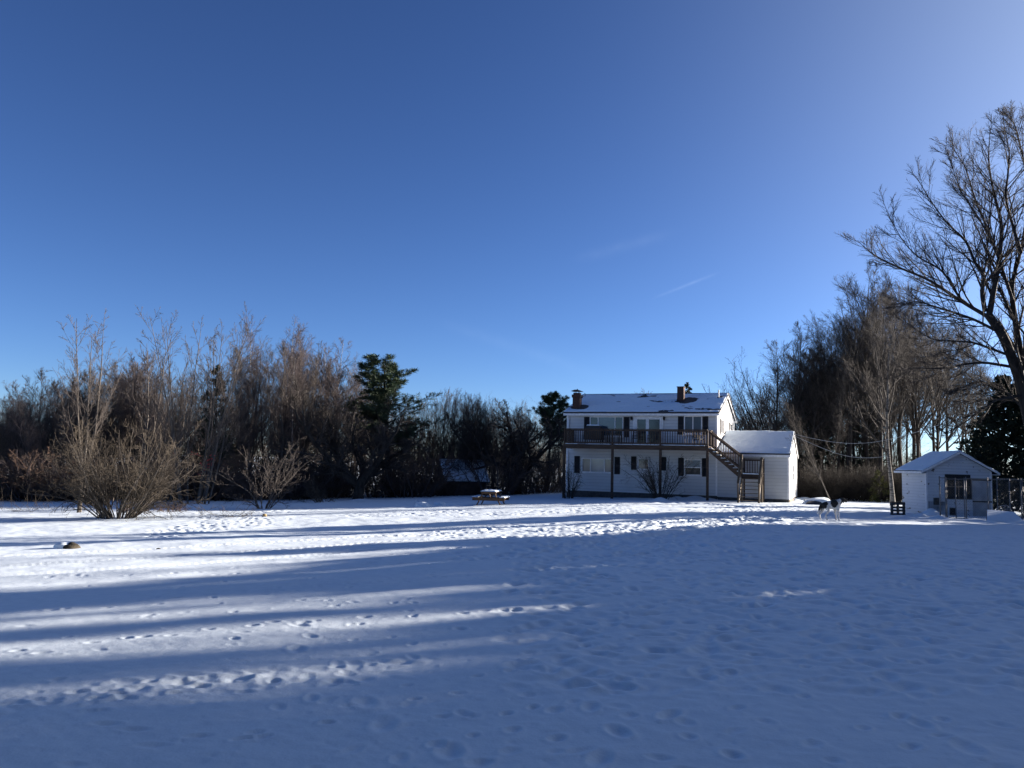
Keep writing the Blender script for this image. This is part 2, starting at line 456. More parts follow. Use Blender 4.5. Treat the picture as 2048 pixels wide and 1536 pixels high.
def pine(key, seed, H=9, low=.3, mat='needle_pine', wide=1.0):
    r = np.random.default_rng(seed)
    t = trunk(r, H, .13 * H / 9, .02, 12, .025)
    a = sprout(r, t, 70, low, .98, 1.2, lambda t: wide * (.06 + .26 * (1 - t) ** .75), .4, 7, .07, .07, .012, lj=.4)
    b = sprout(r, a, 14, .18, .99, .85, lambda t: .16 + .26 * (1 - t), .5, 5, .12, .07, .006)
    P, R, L = b
    N = len(P); n = 46
    tt = r.random((N, n)) * .75 + .25; pos = tt * (P.shape[1] - 1.001); i = pos.astype(int); f = (pos - i)[..., None]; ar = np.arange(N)[:, None]
    base = (P[ar, i] * (1 - f) + P[ar, i + 1] * f).reshape(-1, 3)
    tan = norm(P[ar, i + 1] - P[ar, i]).reshape(-1, 3)
    d = norm(tan * .9 + r.normal(size=tan.shape) * .75 + np.array([0, 0, .1]))
    lv = leaves(r, base, d, .11 + .12 * r.random(len(base)), .010 + .009 * r.random(len(base)))
    finish(key, [tubes(*t[:2], 8)], [tubes(*a[:2], 4), tubes(*b[:2], 3)], M['bark_dark'], M['twig_dark'], [lv], M[mat])

def spruce(key, seed, H=7, wide=.24, mat='needle_dark', low=.04, n=70, lw=.035, droop=-.02, k=9):
    r = np.random.default_rng(seed)
    t = trunk(r, H, .10 * H / 7, .012, 10, .01)
    a = sprout(r, t, n, low, .985, 1.45, lambda t: wide * (.05 + (1 - t) ** .85), .35, 6, .05, droop, .01, .12, lj=.25)
    b = sprout(r, a, 11, .12, .99, .8, lambda t: .15 + .3 * (1 - t), .5, 4, .08, droop, .005)
    P, R, L = b
    N = len(P)
    tt = r.random((N, k)); pos = tt * (P.shape[1] - 1.001); i = pos.astype(int); f = (pos - i)[..., None]; ar = np.arange(N)[:, None]
    base = (P[ar, i] * (1 - f) + P[ar, i + 1] * f).reshape(-1, 3); tan = norm(P[ar, i + 1] - P[ar, i]).reshape(-1, 3)
    d = norm(tan + r.normal(size=tan.shape) * .45)
    sz = H / 7
    lv = leaves(r, base, d, (.09 + .10 * r.random(len(base))) * sz ** .5, lw * (.7 + .8 * r.random(len(base))) * sz ** .5)
    finish(key, [tubes(*t[:2], 7)], [tubes(*a[:2], 3), tubes(*b[:2], 3)], M['bark_dark'], M['twig_dark'], [lv], M[mat])

def place(kind, key, P, H, rz, label, cat, group=None, tilt=(0, 0), wide=1.0):
    tme, cme, lme, h0 = PROTO[key]
    s = H / h0
    o = empty(kind, (P[0], P[1], P[2] - .03), 0, label, cat, group)
    o.rotation_euler = (tilt[0], tilt[1], rz); o.scale = (s * wide, s * wide, s)
    for nm, me in (('trunk', tme), ('crown', cme), ('foliage', lme)):
        if me is not None:
            link(nm, me, None, o)
    return o
# ------------------------------------------------------------------ snowy ground: one sheet to the horizon
def make_ground():
    r = np.concatenate([np.array([0.0]), np.geomspace(1.2, 75, 900), 75 * 1.16 ** np.arange(1, 32)])
    th_in = np.radians(np.arange(-40, 40.01, 0.095))
    th_out = np.radians(np.arange(43, 318, 3.0))
    th = np.concatenate([th_in, th_out]); nc = len(th)
    r = r[1:]; nr = len(r)
    Rg, Tg = np.meshgrid(r, th, indexing='ij')
    X = Rg * np.sin(Tg); Y = Rg * np.cos(Tg)
    Z = T(X, Y)
    near = np.exp(-np.clip(Rg - 3, 0, 1e9) / 80.0) * (Rg < 90)
    # gentle drifts, then smaller wind texture
    Z = Z + near * (0.10 * fbm(X / 7.0, Y / 7.0, 3) + 0.03 * fbm(X / 1.6 + 9, Y / 1.6, 3) + 0.008 * fbm(X / .35, Y / .35 + 4, 2))
    Z = Z + .006 * fbm(X / .11, Y / .09 + 8, 2) * np.clip((16 - Rg) / 8, 0, 1)
    rough = np.clip((Rg - 17) / 10, 0, 1) * (Rg < 80)
    Z = Z + rough * near * (0.035 * fbm(X / .55 + 31, Y / .55, 3))
    hp = np.random.default_rng(21)

    def dimple(x, y, ax, ay, ang, depth, rim=0.35):
        rr = math.hypot(x, y); tt = math.atan2(x, y); q = 2.2 * max(ax, ay)
        i0, i1 = np.searchsorted(r, [rr - q, rr + q]); j0, j1 = np.searchsorted(th_in, [tt - q / rr, tt + q / rr])
        if i1 <= i0 or j1 <= j0: return
        dx = X[i0:i1, j0:j1] - x; dy = Y[i0:i1, j0:j1] - y
        c, s = math.cos(ang), math.sin(ang)
        u = (dx * c + dy * s) / ax; v = (-dx * s + dy * c) / ay
        d2 = u * u + v * v
        Z[i0:i1, j0:j1] += depth * (-np.exp(-d2 * 2.0) + rim * np.exp(-(np.sqrt(d2) - 1.15) ** 2 * 9))

    def trail(p0, p1, n, dog=True, jit=.12, size=.8, depth=.018):
        p0 = np.array(p0, float); p1 = np.array(p1, float); d = p1 - p0; a = math.atan2(d[1], d[0]); nrm = np.array([-d[1], d[0]]) / np.linalg.norm(d)
        bend = hp.normal() * .06 * np.linalg.norm(d)
        for k in range(n):
            t = (k + .5) / n
            p = p0 + d * t + nrm * ((.09 if k % 2 else -.09) + bend * math.sin(t * math.pi)) + hp.normal(size=2) * jit
            s = size * (.8 + .5 * hp.random())
            dimple(p[0], p[1], (.10 if dog else .17) * s, (.075 if dog else .085) * s, a + hp.normal() * .3, depth * (.7 + .6 * hp.random()))

    # trodden, sunlit middle of the yard: thousands of prints
    for k in range(7000):
        y = 24 + 25 * hp.random() ** 1.1; x = hp.uniform(-15, 19) * (y / 40 + .1)
        if fbm(np.array(x / 3.5), np.array(y / 4.5), 2) < -.02 + .1 * hp.random(): continue
        s = .55 + .75 * hp.random()
        dimple(x, y, .16 * s, .10 * s, hp.random() * 3.14, .034 * (.4 + 1.1 * hp.random()), .25)
    # trampled band sweeping from the stairs towards the dog and forward
    for k in range(1600):
        t = hp.random(); y = 44 - 27 * t; x = 13.5 - 12 * t ** 1.2 + hp.normal() * (1.2 + 1.5 * t)
        s = .6 + .7 * hp.random(); dimple(x, y, .17 * s, .11 * s, hp.random() * 3.14, .038 * (.4 + hp.random()), .3)
    for k in range(2600):
        y = 7 + 22 * hp.random(); x = hp.uniform(0, 14) * y / 22
        s = .8 + .7 * hp.random(); dimple(x, y, .16 * s, .11 * s, hp.random() * 3.14, .036 * (.3 + hp.random()) * min(1, y / 15), .25)
    # foreground: lone trails of dog prints and boot prints
    T_ = [((-4.6, 6.4), (-1.2, 8.2), 16), ((-3.9, 7.0), (-2.2, 7.2), 9), ((-5.5, 8.4), (.5, 11.5), 20), ((-.7, 10.2), (1.6, 9.3), 10), ((-1.9, 5.6), (1.2, 9.2), 13),
          ((.2, 4.9), (1.3, 7.6), 9), ((-.9, 4.6), (.4, 7.0), 8), ((1.6, 4.6), (.9, 6.8), 7), ((1.9, 5.0), (3.4, 7.6), 8), ((.9, 7.6), (3.8, 13.2), 16),
          ((2.4, 6.6), (5.4, 12.4), 14), ((-6.6, 11.8), (-.5, 14.8), 18), ((0.2, 13.5), (6.4, 17.2), 16), ((3.8, 9.2), (8.5, 18.0), 18), ((-9, 16), (1, 18), 20), ((-3, 19), (6, 22), 22)]
    for a, b, n in T_: trail(a, b, n)
    for a, b, n in (((.5, 4.4), (.25, 8.2), 6), ((2.9, 5.2), (4.2, 10.5), 8), ((-.3, 5.2), (-2.6, 10.8), 8), ((1.0, 6.0), (6.0, 15.0), 13), ((4.5, 7.0), (7.5, 14.0), 9)):
        trail(a, b, n, dog=False, jit=.05, depth=.022, size=.95)
    # scuffed clods in the lit streak
    for k in range(70):
        x = hp.uniform(-4.4, -.8); y = 6.6 + (x + 4.4) * .42 + hp.normal() * .28
        dimple(x, y, .09 + .1 * hp.random(), .07 + .07 * hp.random(), hp.random() * 3.1, hp.choice([-1, 1.2]) * .010 * (.5 + hp.random()))
    for k in range(260):
        y = 5 + 12 * hp.random(); x = hp.uniform(-.62, .62) * y
        dimple(x, y, .07 + .06 * hp.random(), .06, hp.random() * 3.1, .02 * hp.random())
    for k in range(1800):
        y = 4.2 + 14 * hp.random() ** 1.3; x = hp.uniform(-.62, .62) * y
        q = .018 + .03 * hp.random() ** 2; dimple(x, y, q * 1.3, q, hp.random() * 3.1, hp.choice([-1, 1]) * .009 * hp.random(), 0)
    # wheel ruts that sweep past the shed towards the house
    def rut(px, w, depth):
        pts = np.array([at(*p)[:2] for p in px])
        t = np.linspace(0, 1, 160); s = np.linspace(0, 1, len(pts))
        cx = np.interp(t, s, pts[:, 0]); cy = np.interp(t, s, pts[:, 1])
        k = np.ones(15) / 15
        cx = np.convolve(np.pad(cx, 7, 'edge'), k, 'valid'); cy = np.convolve(np.pad(cy, 7, 'edge'), k, 'valid')
        i0, i1 = np.searchsorted(r, [max(1.5, np.hypot(cx, cy).min() - 1), np.hypot(cx, cy).max() + 1])
        n = len(th_in); x = X[i0:i1, :n]; y = Y[i0:i1, :n]; dm = np.full(x.shape, 1e9)
        for a, b in zip(cx, cy): np.minimum(dm, (x - a) ** 2 + (y - b) ** 2, out=dm)
        d = np.sqrt(dm) / w
        Z[i0:i1, :n] += depth * (-np.exp(-d ** 4) + .45 * np.exp(-(d - 1.45) ** 2 * 8))
    for dy, wd in ((0, .055), (13, .05), (26, .03)):
        rut([(-60, 1118 + dy * 1.4), (250, 1103 + dy * 1.3), (560, 1084 + dy * 1.15), (840, 1067 + dy), (1080, 1060 + dy), (1260, 1052 + dy * .9), (1400, 1040 + dy * .7), (1540, 1030 + dy * .5), (1660, 1027 + dy * .3)], .17, wd)
    rut([(1230, 1003), (1320, 1005), (1420, 1009), (1540, 1017)], .3, .09)
    rut([(1180, 1025), (1330, 1020), (1500, 1022), (1620, 1030)], .22, .06)
    rut([(1100, 1095), (1280, 1075), (1450, 1050), (1600, 1040)], .25, .05)
    # snow shovelled up along the house and drifted against the shed
    def mound(x, y, ax, ay, h): dimple(x, y, ax, ay, 0, -h, 0)
    for k in range(26):
        p = at(1310 + 9 * k + hp.normal() * 5, 1000 + hp.normal() * 1.0); mound(p[0], p[1], .5 + .3 * hp.random(), .4, .07 + .09 * hp.random())
    for px, py, a, h in ((1862, 1033, .55, .34), (1838, 1034, .5, .16), (1880, 1038, .5, .15), (1905, 1041, .5, .08), (1950, 1043, .6, .10), (1800, 1034, .6, .08), (1985, 1046, .5, .08), (720, 1001, 1.0, .12), (850, 1012, .45, .22), (880, 1009, .4, .2), (905, 1010, .5, .1), (1610, 1000, .8, .2), (1590, 1002, .6, .15)):
        p = at(px, py); mound(p[0], p[1], a, a * .8, h)
    V = np.stack([X, Y, Z], -1).reshape(-1, 3)
    V = np.concatenate([V, [[0, 0, float(T(0, 0))]]])
    i = np.arange(nr - 1)[:, None] * nc; j = np.arange(nc)[None]; j2 = (j + 1) % nc
    Q = np.stack([i + j, i + nc + j, i + nc + j2, i + j2], -1).reshape(-1, 4)[:, ::-1]
    c = len(V) - 1; jj = np.arange(nc)
    tri = np.stack([np.full(nc, c), jj, (jj + 1) % nc], -1)[:, ::-1]
    me = np_mesh('snow_ground', V, Q, tri)
    o = link('snow_ground', me, M['snow'])
    o['kind'] = 'structure'
    return o
make_ground()
# ------------------------------------------------------------------ the white house
PSI = 0.3978
house = empty('house', (12.5242, 49.784, -0.322), -PSI,
              'white two-storey house with dark shutters, snow-dusted roof, wooden deck and one-storey wing', 'house')
def part(name, mat, mb, parent=house, **k): return mb.build(name, mat, parent, **k)
W, DP, HE, RISE = 9.619, 7.6, 5.3, 1.5
SL = RISE / (DP / 2 + .3)

def gable_block(x0, x1, y0, y1, z0, ze, zr):
    b = MB(); ym = (y0 + y1) / 2
    b.poly([(x0, y0, z0), (x0, y1, z0), (x0, y1, ze), (x0, ym, zr), (x0, y0, ze)], (x1 - x0, 0, 0))
    return b
wall = part('wall', M['siding'], gable_block(-W, 0, 0, DP, .25, HE - .1 + SL * .3 - .12, HE + RISE - .14))
b = MB(); b.box(-W + .04, -.04, .04, DP - .04, -.6, .25); part('foundation', M['concrete'], b)

def roof_slabs(x0, x1, y0, y1, ze, zr, th=.09):
    b = MB(); ym = (y0 + y1) / 2
    b.poly([(x0, y0, ze), (x0, ym, zr), (x0, y1, ze), (x0, y1, ze - th), (x0, ym, zr - th), (x0, y0, ze - th)], (x1 - x0, 0, 0))
    return b
roof = part('roof', M['shingle'], roof_slabs(-W - .18, .18, -.3, DP + .3, HE, HE + RISE))

def snow_sheet(name, parent, x0, x1, y0, z0, y1, z1, bare, seed, thick=.05, bias=.25, holes=()):
    """thin crusted snow on one roof slope: an uneven sheet that dips under the shingles where the roof is bare"""
    nx, ny = 220, 80
    u, v = np.meshgrid(np.linspace(0, 1, nx), np.linspace(0, 1, ny), indexing='ij')
    x = x0 + (x1 - x0) * u; y = y0 + (y1 - y0) * v; z = z0 + (z1 - z0) * v
    s = math.hypot(y1 - y0, z1 - z0)
    h = thick * (bias + fbm(x / 1.1 + seed, v * s / .6, 4) * 1.0 + .4 * fbm(x / .25, v * s / .12 + seed, 2))
    for hx, hv, rx, rv in holes:
        h = h - .09 * np.exp(-(((x - hx) / rx) ** 2 + ((v - hv) / rv) ** 2) ** 2)
    ed = np.minimum(np.minimum(u, 1 - u) * (x1 - x0), np.minimum(v, 1 - v) * s)
    h = np.where(ed < .03, -.012, h)
    nrm = np.array([0, -(z1 - z0), (y1 - y0)]) / s
    if nrm[2] < 0: nrm = -nrm
    V = np.stack([x, y + nrm[1] * h, z + nrm[2] * h], -1).reshape(-1, 3)
    i = np.arange(nx - 1)[:, None] * ny; j = np.arange(ny - 1)[None]
    Q = np.stack([i + j, i + ny + j, i + ny + j + 1, i + j + 1], -1).reshape(-1, 4)
    me = np_mesh(name, V, Q); return link(name, me, M['snow'], parent)
snow_sheet('roof_snow', roof, -W - .16, .16, -.28, HE + SL * .02, DP / 2 - .02, HE + RISE - .01, 0, 3.0, bias=.52,
           holes=((-9.0, .25, .55, .13), (-2.25, .60, .62, .16), (-.3, .78, .14, .05)))
snow_sheet('roof_snow', roof, -W - .16, .16, DP + .28, HE + SL * .02, DP / 2 + .02, HE + RISE - .01, 0, 9.0)
b = MB(); b.box(-W - .18, .18, DP / 2 - .1, DP / 2 + .1, HE + RISE - .02, HE + RISE + .02); part('ridge_cap', M['shingle'], b, roof)
b = MB(); b.box(-W - .16, .16, -.285, -.262, HE - .23, HE - .095); b.box(-W - .16, .16, DP + .262, DP + .285, HE - .23, HE - .095)
b.box(-W - .16, .16, -.262, -.003, HE - .215, HE - .195)
part('fascia', M['trim'], b, roof)
for x in (.10, -W - .12):
    b = MB(); b.poly([(x, -.29, HE - .10), (x, DP / 2, HE + RISE - .10), (x, DP + .29, HE - .10), (x, DP + .29, HE - .24), (x, DP / 2, HE + RISE - .24), (x, -.29, HE - .24)], (.022, 0, 0))
    part('rake_board', M['trim'], b, roof)
for q in ((-W - .012, -W + .09, -.012, .02, .25, HE - .2), (-.09, .012, -.012, .02, .25, HE - .2), (-.02, .013, .022, .1, 2.9, HE - .1), (-.02, .013, DP - .09, DP + .012, 2.9, HE - .1)):
    b = MB(); b.box(*q); part('corner_board', M['trim'], b)

def chimney(x0, x1, y0, y1, z0, z1, corbel, cap):
    b = MB(); b.box(x0, x1, y0, y1, z0, z1 - (.32 if corbel else 0))
    if corbel:
        b.box(x0 - .05, x1 + .05, y0 - .05, y1 + .05, z1 - .32, z1 - .12); b.box(x0 + .03, x1 - .03, y0 + .03, y1 - .03, z1 - .12, z1)
    ch = part('chimney', M['brick'], b, bevel=.008)
    b = MB(); xm, ym = (x0 + x1) / 2, (y0 + y1) / 2
    if cap:
        for sx in (-.12, .12):
            for sy in (-.12, .12): b.beam((xm + sx, ym + sy, z1), (xm + sx, ym + sy, z1 + .12), .025, .025)
        b.poly([(xm - .34, ym - .3, z1 + .12), (xm - .1, ym - .3, z1 + .20), (xm + .1, ym - .3, z1 + .20), (xm + .34, ym - .3, z1 + .10), (xm + .34, ym - .3, z1 + .085), (xm - .34, ym - .3, z1 + .10)], (0, .6, 0))
        b.tube([(xm, ym, z1 + .19), (xm, ym, z1 + .27)], .03, 6)
        part('chimney_cap', M['black'], b, ch)
    else:
        b.box(x0 - .03, x1 + .03, y0 - .03, y1 + .03, z1, z1 + .05); part('chimney_cap', M['concrete'], b, ch)
    return ch
c1 = chimney(-9.42, -8.94, .45, .95, 5.2, 6.62, True, True)
b = MB(); b.tube([(-8.92, .7, 6.3), (-8.72, .7, 6.42), (-8.62, .7, 6.42), (-8.62, .7, 6.56), (-8.70, .7, 6.60)], .018, 6); part('bracket', M['black'], b, c1)
c2 = chimney(-2.84, -2.42, 1.95, 2.42, 5.8, 7.05, False, False)
b = MB(); b.tube([(-.33, 2.7, 6.3), (-.33, 2.7, 6.92)], .045, 10); b.tube([(-.33, 2.7, 6.36), (-.33, 2.7, 6.46)], [.16, .05], 10)
part('vent_pipe', M['metal'], b)

def frame_box(b, x0, x1, z0, z1, t, y0, y1):
    b.box(x0, x0 + t, y0, y1, z0, z1); b.box(x1 - t, x1, y0, y1, z0, z1)
    b.box(x0 + t, x1 - t, y0, y1, z0, z0 + t); b.box(x0 + t, x1 - t, y0, y1, z1 - t, z1)

def window(parent, x0, x1, z0, z1, lights, mats, rail=None, name='window'):
    """a window on the front wall: frame, mullions, one pane per light"""
    b = MB(); frame_box(b, x0, x1, z0, z1, .06, -.05, .01)
    for l in lights: b.box(l - .03, l + .03, -.046, .01, z0 + .06, z1 - .06)
    if rail: b.box(x0 + .06, x1 - .06, -.042, .01, rail - .025, rail + .025)
    b.box(x0 - .04, x1 + .04, -.085, -.052, z0 - .05, z0 + .012)
    w = part(name, M['trim'], b, parent)
    xs = [x0 + .06] + list(lights) + [x1 - .06]
    for k in range(len(xs) - 1):
        a = xs[k] + (.03 if k else 0); c = xs[k + 1] - (.03 if k < len(xs) - 2 else 0)
        if rail:
            p = MB(); p.box(a, c, -.018, -.006, rail + .025, z1 - .06); part('pane', M[mats[k]], p, w)
            p = MB(); p.box(a, c, -.022, -.006, z0 + .06, rail - .025); part('pane', M['glass'], p, w)
        else:
            p = MB(); p.box(a, c, -.018, -.006, z0 + .06, z1 - .06); part('pane', M[mats[k]], p, w)
    return w

def shutter(x0, x1, z0, z1, parent=house):
    b = MB(); t = .055
    frame_box(b, x0, x1, z0, z1, t, -.04, .005); b.box(x0 + t, x1 - t, -.038, .005, (z0 + z1) / 2 - .03, (z0 + z1) / 2 + .03)
    n = int((z1 - z0 - 2 * t) / .055)
    for k in range(n):
        z = z0 + t + (k + .5) * (z1 - z0 - 2 * t) / n
        if abs(z - (z0 + z1) / 2) < .05: continue
        b.add([(x0 + t, -.03, z - .022), (x1 - t, -.03, z - .022), (x1 - t, -.008, z + .026), (x0 + t, -.008, z + .026), (x0 + t, -.02, z - .026), (x1 - t, -.02, z - .026), (x1 - t, 0, z + .022), (x0 + t, 0, z + .022)],
              [(0, 1, 2, 3), (7, 6, 5, 4), (0, 4, 5, 1), (2, 6, 7, 3), (0, 3, 7, 4), (1, 5, 6, 2)])
    b.box(x0 + t, x1 - t, -.004, .003, z0 + t, z1 - t)
    return part('shutter', M['shutter'], b, parent)
# upper floor
window(house, -8.06, -5.84, 3.75, 5.03, (-7.5, -6.38), ('glass', 'curtain', 'glass'))
shutter(-8.45, -8.09, 3.72, 5.0); shutter(-5.81, -5.45, 3.72, 5.0)
window(house, -2.00, -.90, 3.95, 5.08, (-1.46,), ('curtain', 'curtain'))
shutter(-2.38, -2.03, 3.92, 5.04); shutter(-.87, -.54, 3.92, 5.04)
b = MB(); frame_box(b, -5.06, -3.40, 3.22, 4.97, .07, -.06, .01); b.box(-4.34, -4.24, -.055, .01, 3.29, 4.9)
b.box(-5.20, -5.065, -.045, .01, 3.22, 5.05); b.box(-3.395, -3.28, -.045, .01, 3.22, 5.05); b.box(-5.065, -3.395, -.045, .01, 4.975, 5.05)
door = part('sliding_door', M['trim'], b)
for x0, x1, mt in ((-4.99, -4.34, 'glass'), (-4.24, -3.47, 'glass')):
    b = MB(); frame_box(b, x0, x1, 3.29, 4.9, .05, -.045, -.01); s = part('sash', M['trim'], b, door)
    b = MB(); b.box(x0 + .05, x1 - .05, -.02, -.008, 3.34, 4.85); part('pane', M[mt], b, door)
for x in (-5.31, -3.24):
    b = MB(); b.box(x - .05, x + .05, -.03, .01, 4.82, 5.0); b.tube([(x, -.02, 4.96), (x, -.1, 5.03), (x, -.14, 5.0)], .012, 6)
    b.tube([(x, -.14, 4.78), (x, -.14, 4.80), (x, -.14, 4.94), (x, -.14, 5.03)], [.025, .04, .07, .015], 6)
    part('wall_lantern', M['black'], b)
# lower floor
window(house, -8.56, -6.50, 1.44, 2.36, (-7.96, -7.04), ('curtain', 'blind', 'curtain'))
shutter(-9.06, -8.69, 1.37, 2.47); shutter(-6.39, -6.03, 1.37, 2.47)
window(house, -4.88, -4.16, 1.71, 2.41, (), ('curtain',)); shutter(-5.31, -4.97, 1.68, 2.52); shutter(-3.44, -3.09, 1.68, 2.52)
window(house, -1.97, -.93, 1.44, 2.42, (), ('blind',), rail=1.92)
shutter(-2.35, -2.01, 1.38, 2.5); shutter(-.90, -.56, 1.38, 2.5)
# right gable end: windows built on the front wall's pattern and turned round the corner
def side(objs, x, y):
    for o in objs:
        o.matrix_local = Matrix.Translation((x, y, 0)) @ Matrix.Rotation(math.pi / 2, 4, 'Z')
w1 = window(house, 1.25, 2.3, 4.05, 5.0, (1.78,), ('glass', 'glass')); s1 = shutter(.88, 1.22, 4.02, 5.02); s2 = shutter(2.33, 2.67, 4.02, 5.02)
w2 = window(house, 5.4, 6.3, 4.05, 4.95, (), ('glass',)); s3 = shutter(5.03, 5.37, 4.02, 4.97); s4 = shutter(6.33, 6.67, 4.02, 4.97)
b = MB(); b.box(3.7, 3.95, -.03, .005, 5.95, 6.4); gv = part('gable_vent', M['black'], b)
side((w1, s1, s2, w2, s3, s4, gv), 0, 0)
b = MB(); b.tube([(-W + .14, -.06, 4.95), (-W + .14, -.06, 3.3)], .035, 6); b.tube([(-W + .12, -.05, 2.7), (-W + .12, -.05, .15)], .035, 6)
part('downspout', M['trim'], b)

# one-storey wing
GX, GD, GE, GR = 4.12, 7.2, 2.86, 4.34
gs = (GR - GE) / (GD / 2 + .2)
wing = part('wing', M['siding'], gable_block(.003, GX, 0.03, GD, .2, GE - .08 + gs * .2 - .06, GR - .12))
b = MB(); b.box(.02, GX - .04, .07, GD - .04, -.6, .2); part('foundation', M['concrete'], b, wing)
wr = part('roof', M['shingle'], roof_slabs(.014, GX + .12, -.2, GD + .2, GE, GR, .07), wing)
snow_sheet('roof_snow', wing, .02, GX + .11, -.18, GE + .01, GD / 2 - .01, GR, 0, 5.0, .05, .75)
snow_sheet('roof_snow', wing, .02, GX + .11, GD + .18, GE + .01, GD / 2 + .01, GR, 0, 6.0, .05, .6)
b = MB(); b.box(.02, GX + .10, -.185, -.165, GE - .21, GE - .075); b.box(.02, GX + .1, -.165, .028, GE - .20, GE - .185)
b.box(GX - .09, GX + .013, .017, .05, .2, GE - .1)
b.poly([(GX + .06, -.19, GE - .08), (GX + .06, GD / 2, GR - .08), (GX + .06, GD + .19, GE - .08), (GX + .06, GD + .19, GE - .2), (GX + .06, GD / 2, GR - .2), (GX + .06, -.19, GE - .2)], (.02, 0, 0))
part('trim', M['trim'], b, wing)
w3 = window(wing, 2.9, 3.85, 1.25, 2.25, (), ('glass',), rail=1.75); side((w3,), GX, 0)
b = MB(); b.box(GX - .02, GX + .012, .2, GD - .2, .02, .2); part('skirt_board', M['table'], b, wing)

# ------------------------------------------------------------------ deck and stairs (parts of the house)
DB, DL, DRt = -1.8, -9.25, -.22
b = MB()
for k in range(12):
    y0 = DB + .03 + k * (-DB - .05) / 12; b.box(DL + .02, DRt - .02, y0, y0 + .135, 3.165, 3.2)
deck = part('deck', M['deck'], b)
b = MB(); b.box(DL, DRt, DB, DB + .04, 2.915, 3.16); b.box(DL, DL + .04, DB + .043, -.02, 2.93, 3.16); b.box(DRt - .04, DRt, DB + .043, -.02, 2.93, 3.16)
for k in range(1, 16):
    x = DL + (DRt - DL) * k / 16; b.box(x - .02, x + .02, DB + .043, -.02, 2.95, 3.163)
part('rim_joist', M['deck'], b, deck)
for x in (-9.18, -6.06, -3.09, -.30):
    b = MB(); b.box(x - .07, x + .07, DB + .045, DB + .185, -.5, 2.93); part('post', M['deck'], b, deck, bevel=.006)
def railing(name, x0, y0, x1, y1, z0, ends=(True, True)):
    b = MB(); d = np.array([x1 - x0, y1 - y0, 0]); L = np.linalg.norm(d); d /= L
    P = lambda s, z: (x0 + d[0] * s, y0 + d[1] * s, z)
    b.beam(P(0, z0 + .95), P(L, z0 + .95), .14, .035); b.beam(P(0, z0 + .87), P(L, z0 + .87), .04, .09); b.beam(P(0, z0 + .10), P(L, z0 + .10), .04, .085)
    n = int(L / .145)
    for k in range(1, n):
        s = L * k / n; b.beam(P(s, z0 + .142), P(s, z0 + .825), .036, .036)
    for k, e in enumerate(ends):
        if e: b.beam(P(L * k, z0 - .02), P(L * k, z0 + .93), .095, .095)
    return part(name, M['deck'], b, deck)
y = DB + .07
for a, c in ((-9.16, -6.06), (-6.06, -3.09), (-3.09, -.30)): railing('railing', a, y, c, y, 3.2, (True, c == -.30))
railing('railing', -9.16, y + .05, -9.16, -.06, 3.2, (False, True)); railing('railing', -.30, -.75, -.30, -.06, 3.2)
# snow lying along the deck edge
b = MB()
for x0, x1 in ((-9.2, -8.3), (-7.8, -6.2), (-5.9, -3.2), (-2.9, -.5)):
    b.box(x0, x1, DB + .035, DB + .35, 3.199, 3.225); b.box(x0 + .05, x1 - .05, DB + .35, -.2, 3.199, 3.214)
part('deck_snow', M['snow'], b, deck)
# upper flight runs right along the deck front; landing; lower flight comes forward
X0, X1, ZL = -.22, 1.62, 1.57
stairs_root = deck
n = 9
for yy in (DB + .06, -.78):
    b = MB(); b.beam((X0, yy, 3.2 - .17), (X1, yy, ZL - .1), .045, .26); st = part('stringer', M['deck'], b, deck)
for k in range(n - 1):
    x = X0 + (X1 - X0) * (k + .5) / (n - 1); z = 3.2 - (3.2 - ZL) * (k + 1) / n
    b = MB(); b.box(x - .13, x + .13, DB + .01, -.74, z - .02, z + .018); part('step', M['deck_light'], b, deck)
    b = MB(); b.box(x - .11, x + .11, DB + .03, -.8, z + .0181, z + .045); part('step_snow', M['snow'], b, deck)
def sloped_rail(p0, p1, mat, h=.9, bal=True, wide=.1):
    b = MB(); p0 = np.array(p0, float); p1 = np.array(p1, float); up = np.array([0, 0, 1.0])
    b.beam(p0 + up * h, p1 + up * h, wide, .035); b.beam(p0 + up * (h - .08), p1 + up * (h - .08), .04, .08)
    if bal:
        b.beam(p0 + up * .12, p1 + up * .12, .04, .08)
        L = np.linalg.norm((p1 - p0)[:2]); k = int(L / .14)
        for i in range(1, k):
            q = p0 + (p1 - p0) * i / k; b.beam(q + up * .13, q + up * (h - .1), .034, .034)
    return part('handrail', mat, b, deck)
sloped_rail((X0, DB + .06, 3.2), (X1, DB + .06, ZL + .2), M['deck'])
sloped_rail((X0, -.78, 3.2), (X1, -.78, ZL + .2), M['deck'])
LX0, LX1, LB = 1.64, 2.80, -.72
b = MB()
for k in range(8):
    y0 = DB + .02 + k * .135; b.box(LX0, LX1, y0, y0 + .12, ZL - .035, ZL)
landing = part('landing', M['deck'], b, deck)
b = MB(); b.box(LX0, LX1, DB - .02, DB + .018, ZL - .24, ZL - .037); b.box(LX0, LX1, LB, LB + .04, ZL - .24, ZL - .037)
b.box(LX0 + .05, LX1 - .06, DB + .05, DB + .5, ZL + .0005, ZL + .05); part('rim_joist', M['deck'], b, deck)
b = MB(); b.box(LX0 + .08, LX1 - .1, DB + .05, DB + .75, ZL + .051, ZL + .10); part('landing_snow', M['snow'], b, deck)
for x, y, z1 in ((LX0 + .02, LB + .1, 2.55), (LX1 - .04, LB + .1, 2.55), (LX0 + .02, DB + .1, 2.75), (LX1 - .03, DB + .1, 2.6)):
    b = MB(); b.box(x - .05, x + .05, y - .05, y + .05, -.4, z1); part('post', M['deck'] if y > DB + .2 else M['deck_light'], b, deck, bevel=.005)
railing('railing', LX0 + .05, LB + .1, LX1 - .08, LB + .1, ZL, (False, False))
railing('railing', LX1 - .035, DB + .16, LX1 - .035, LB + .05, ZL, (False, False))
YB = -3.35; n = 8
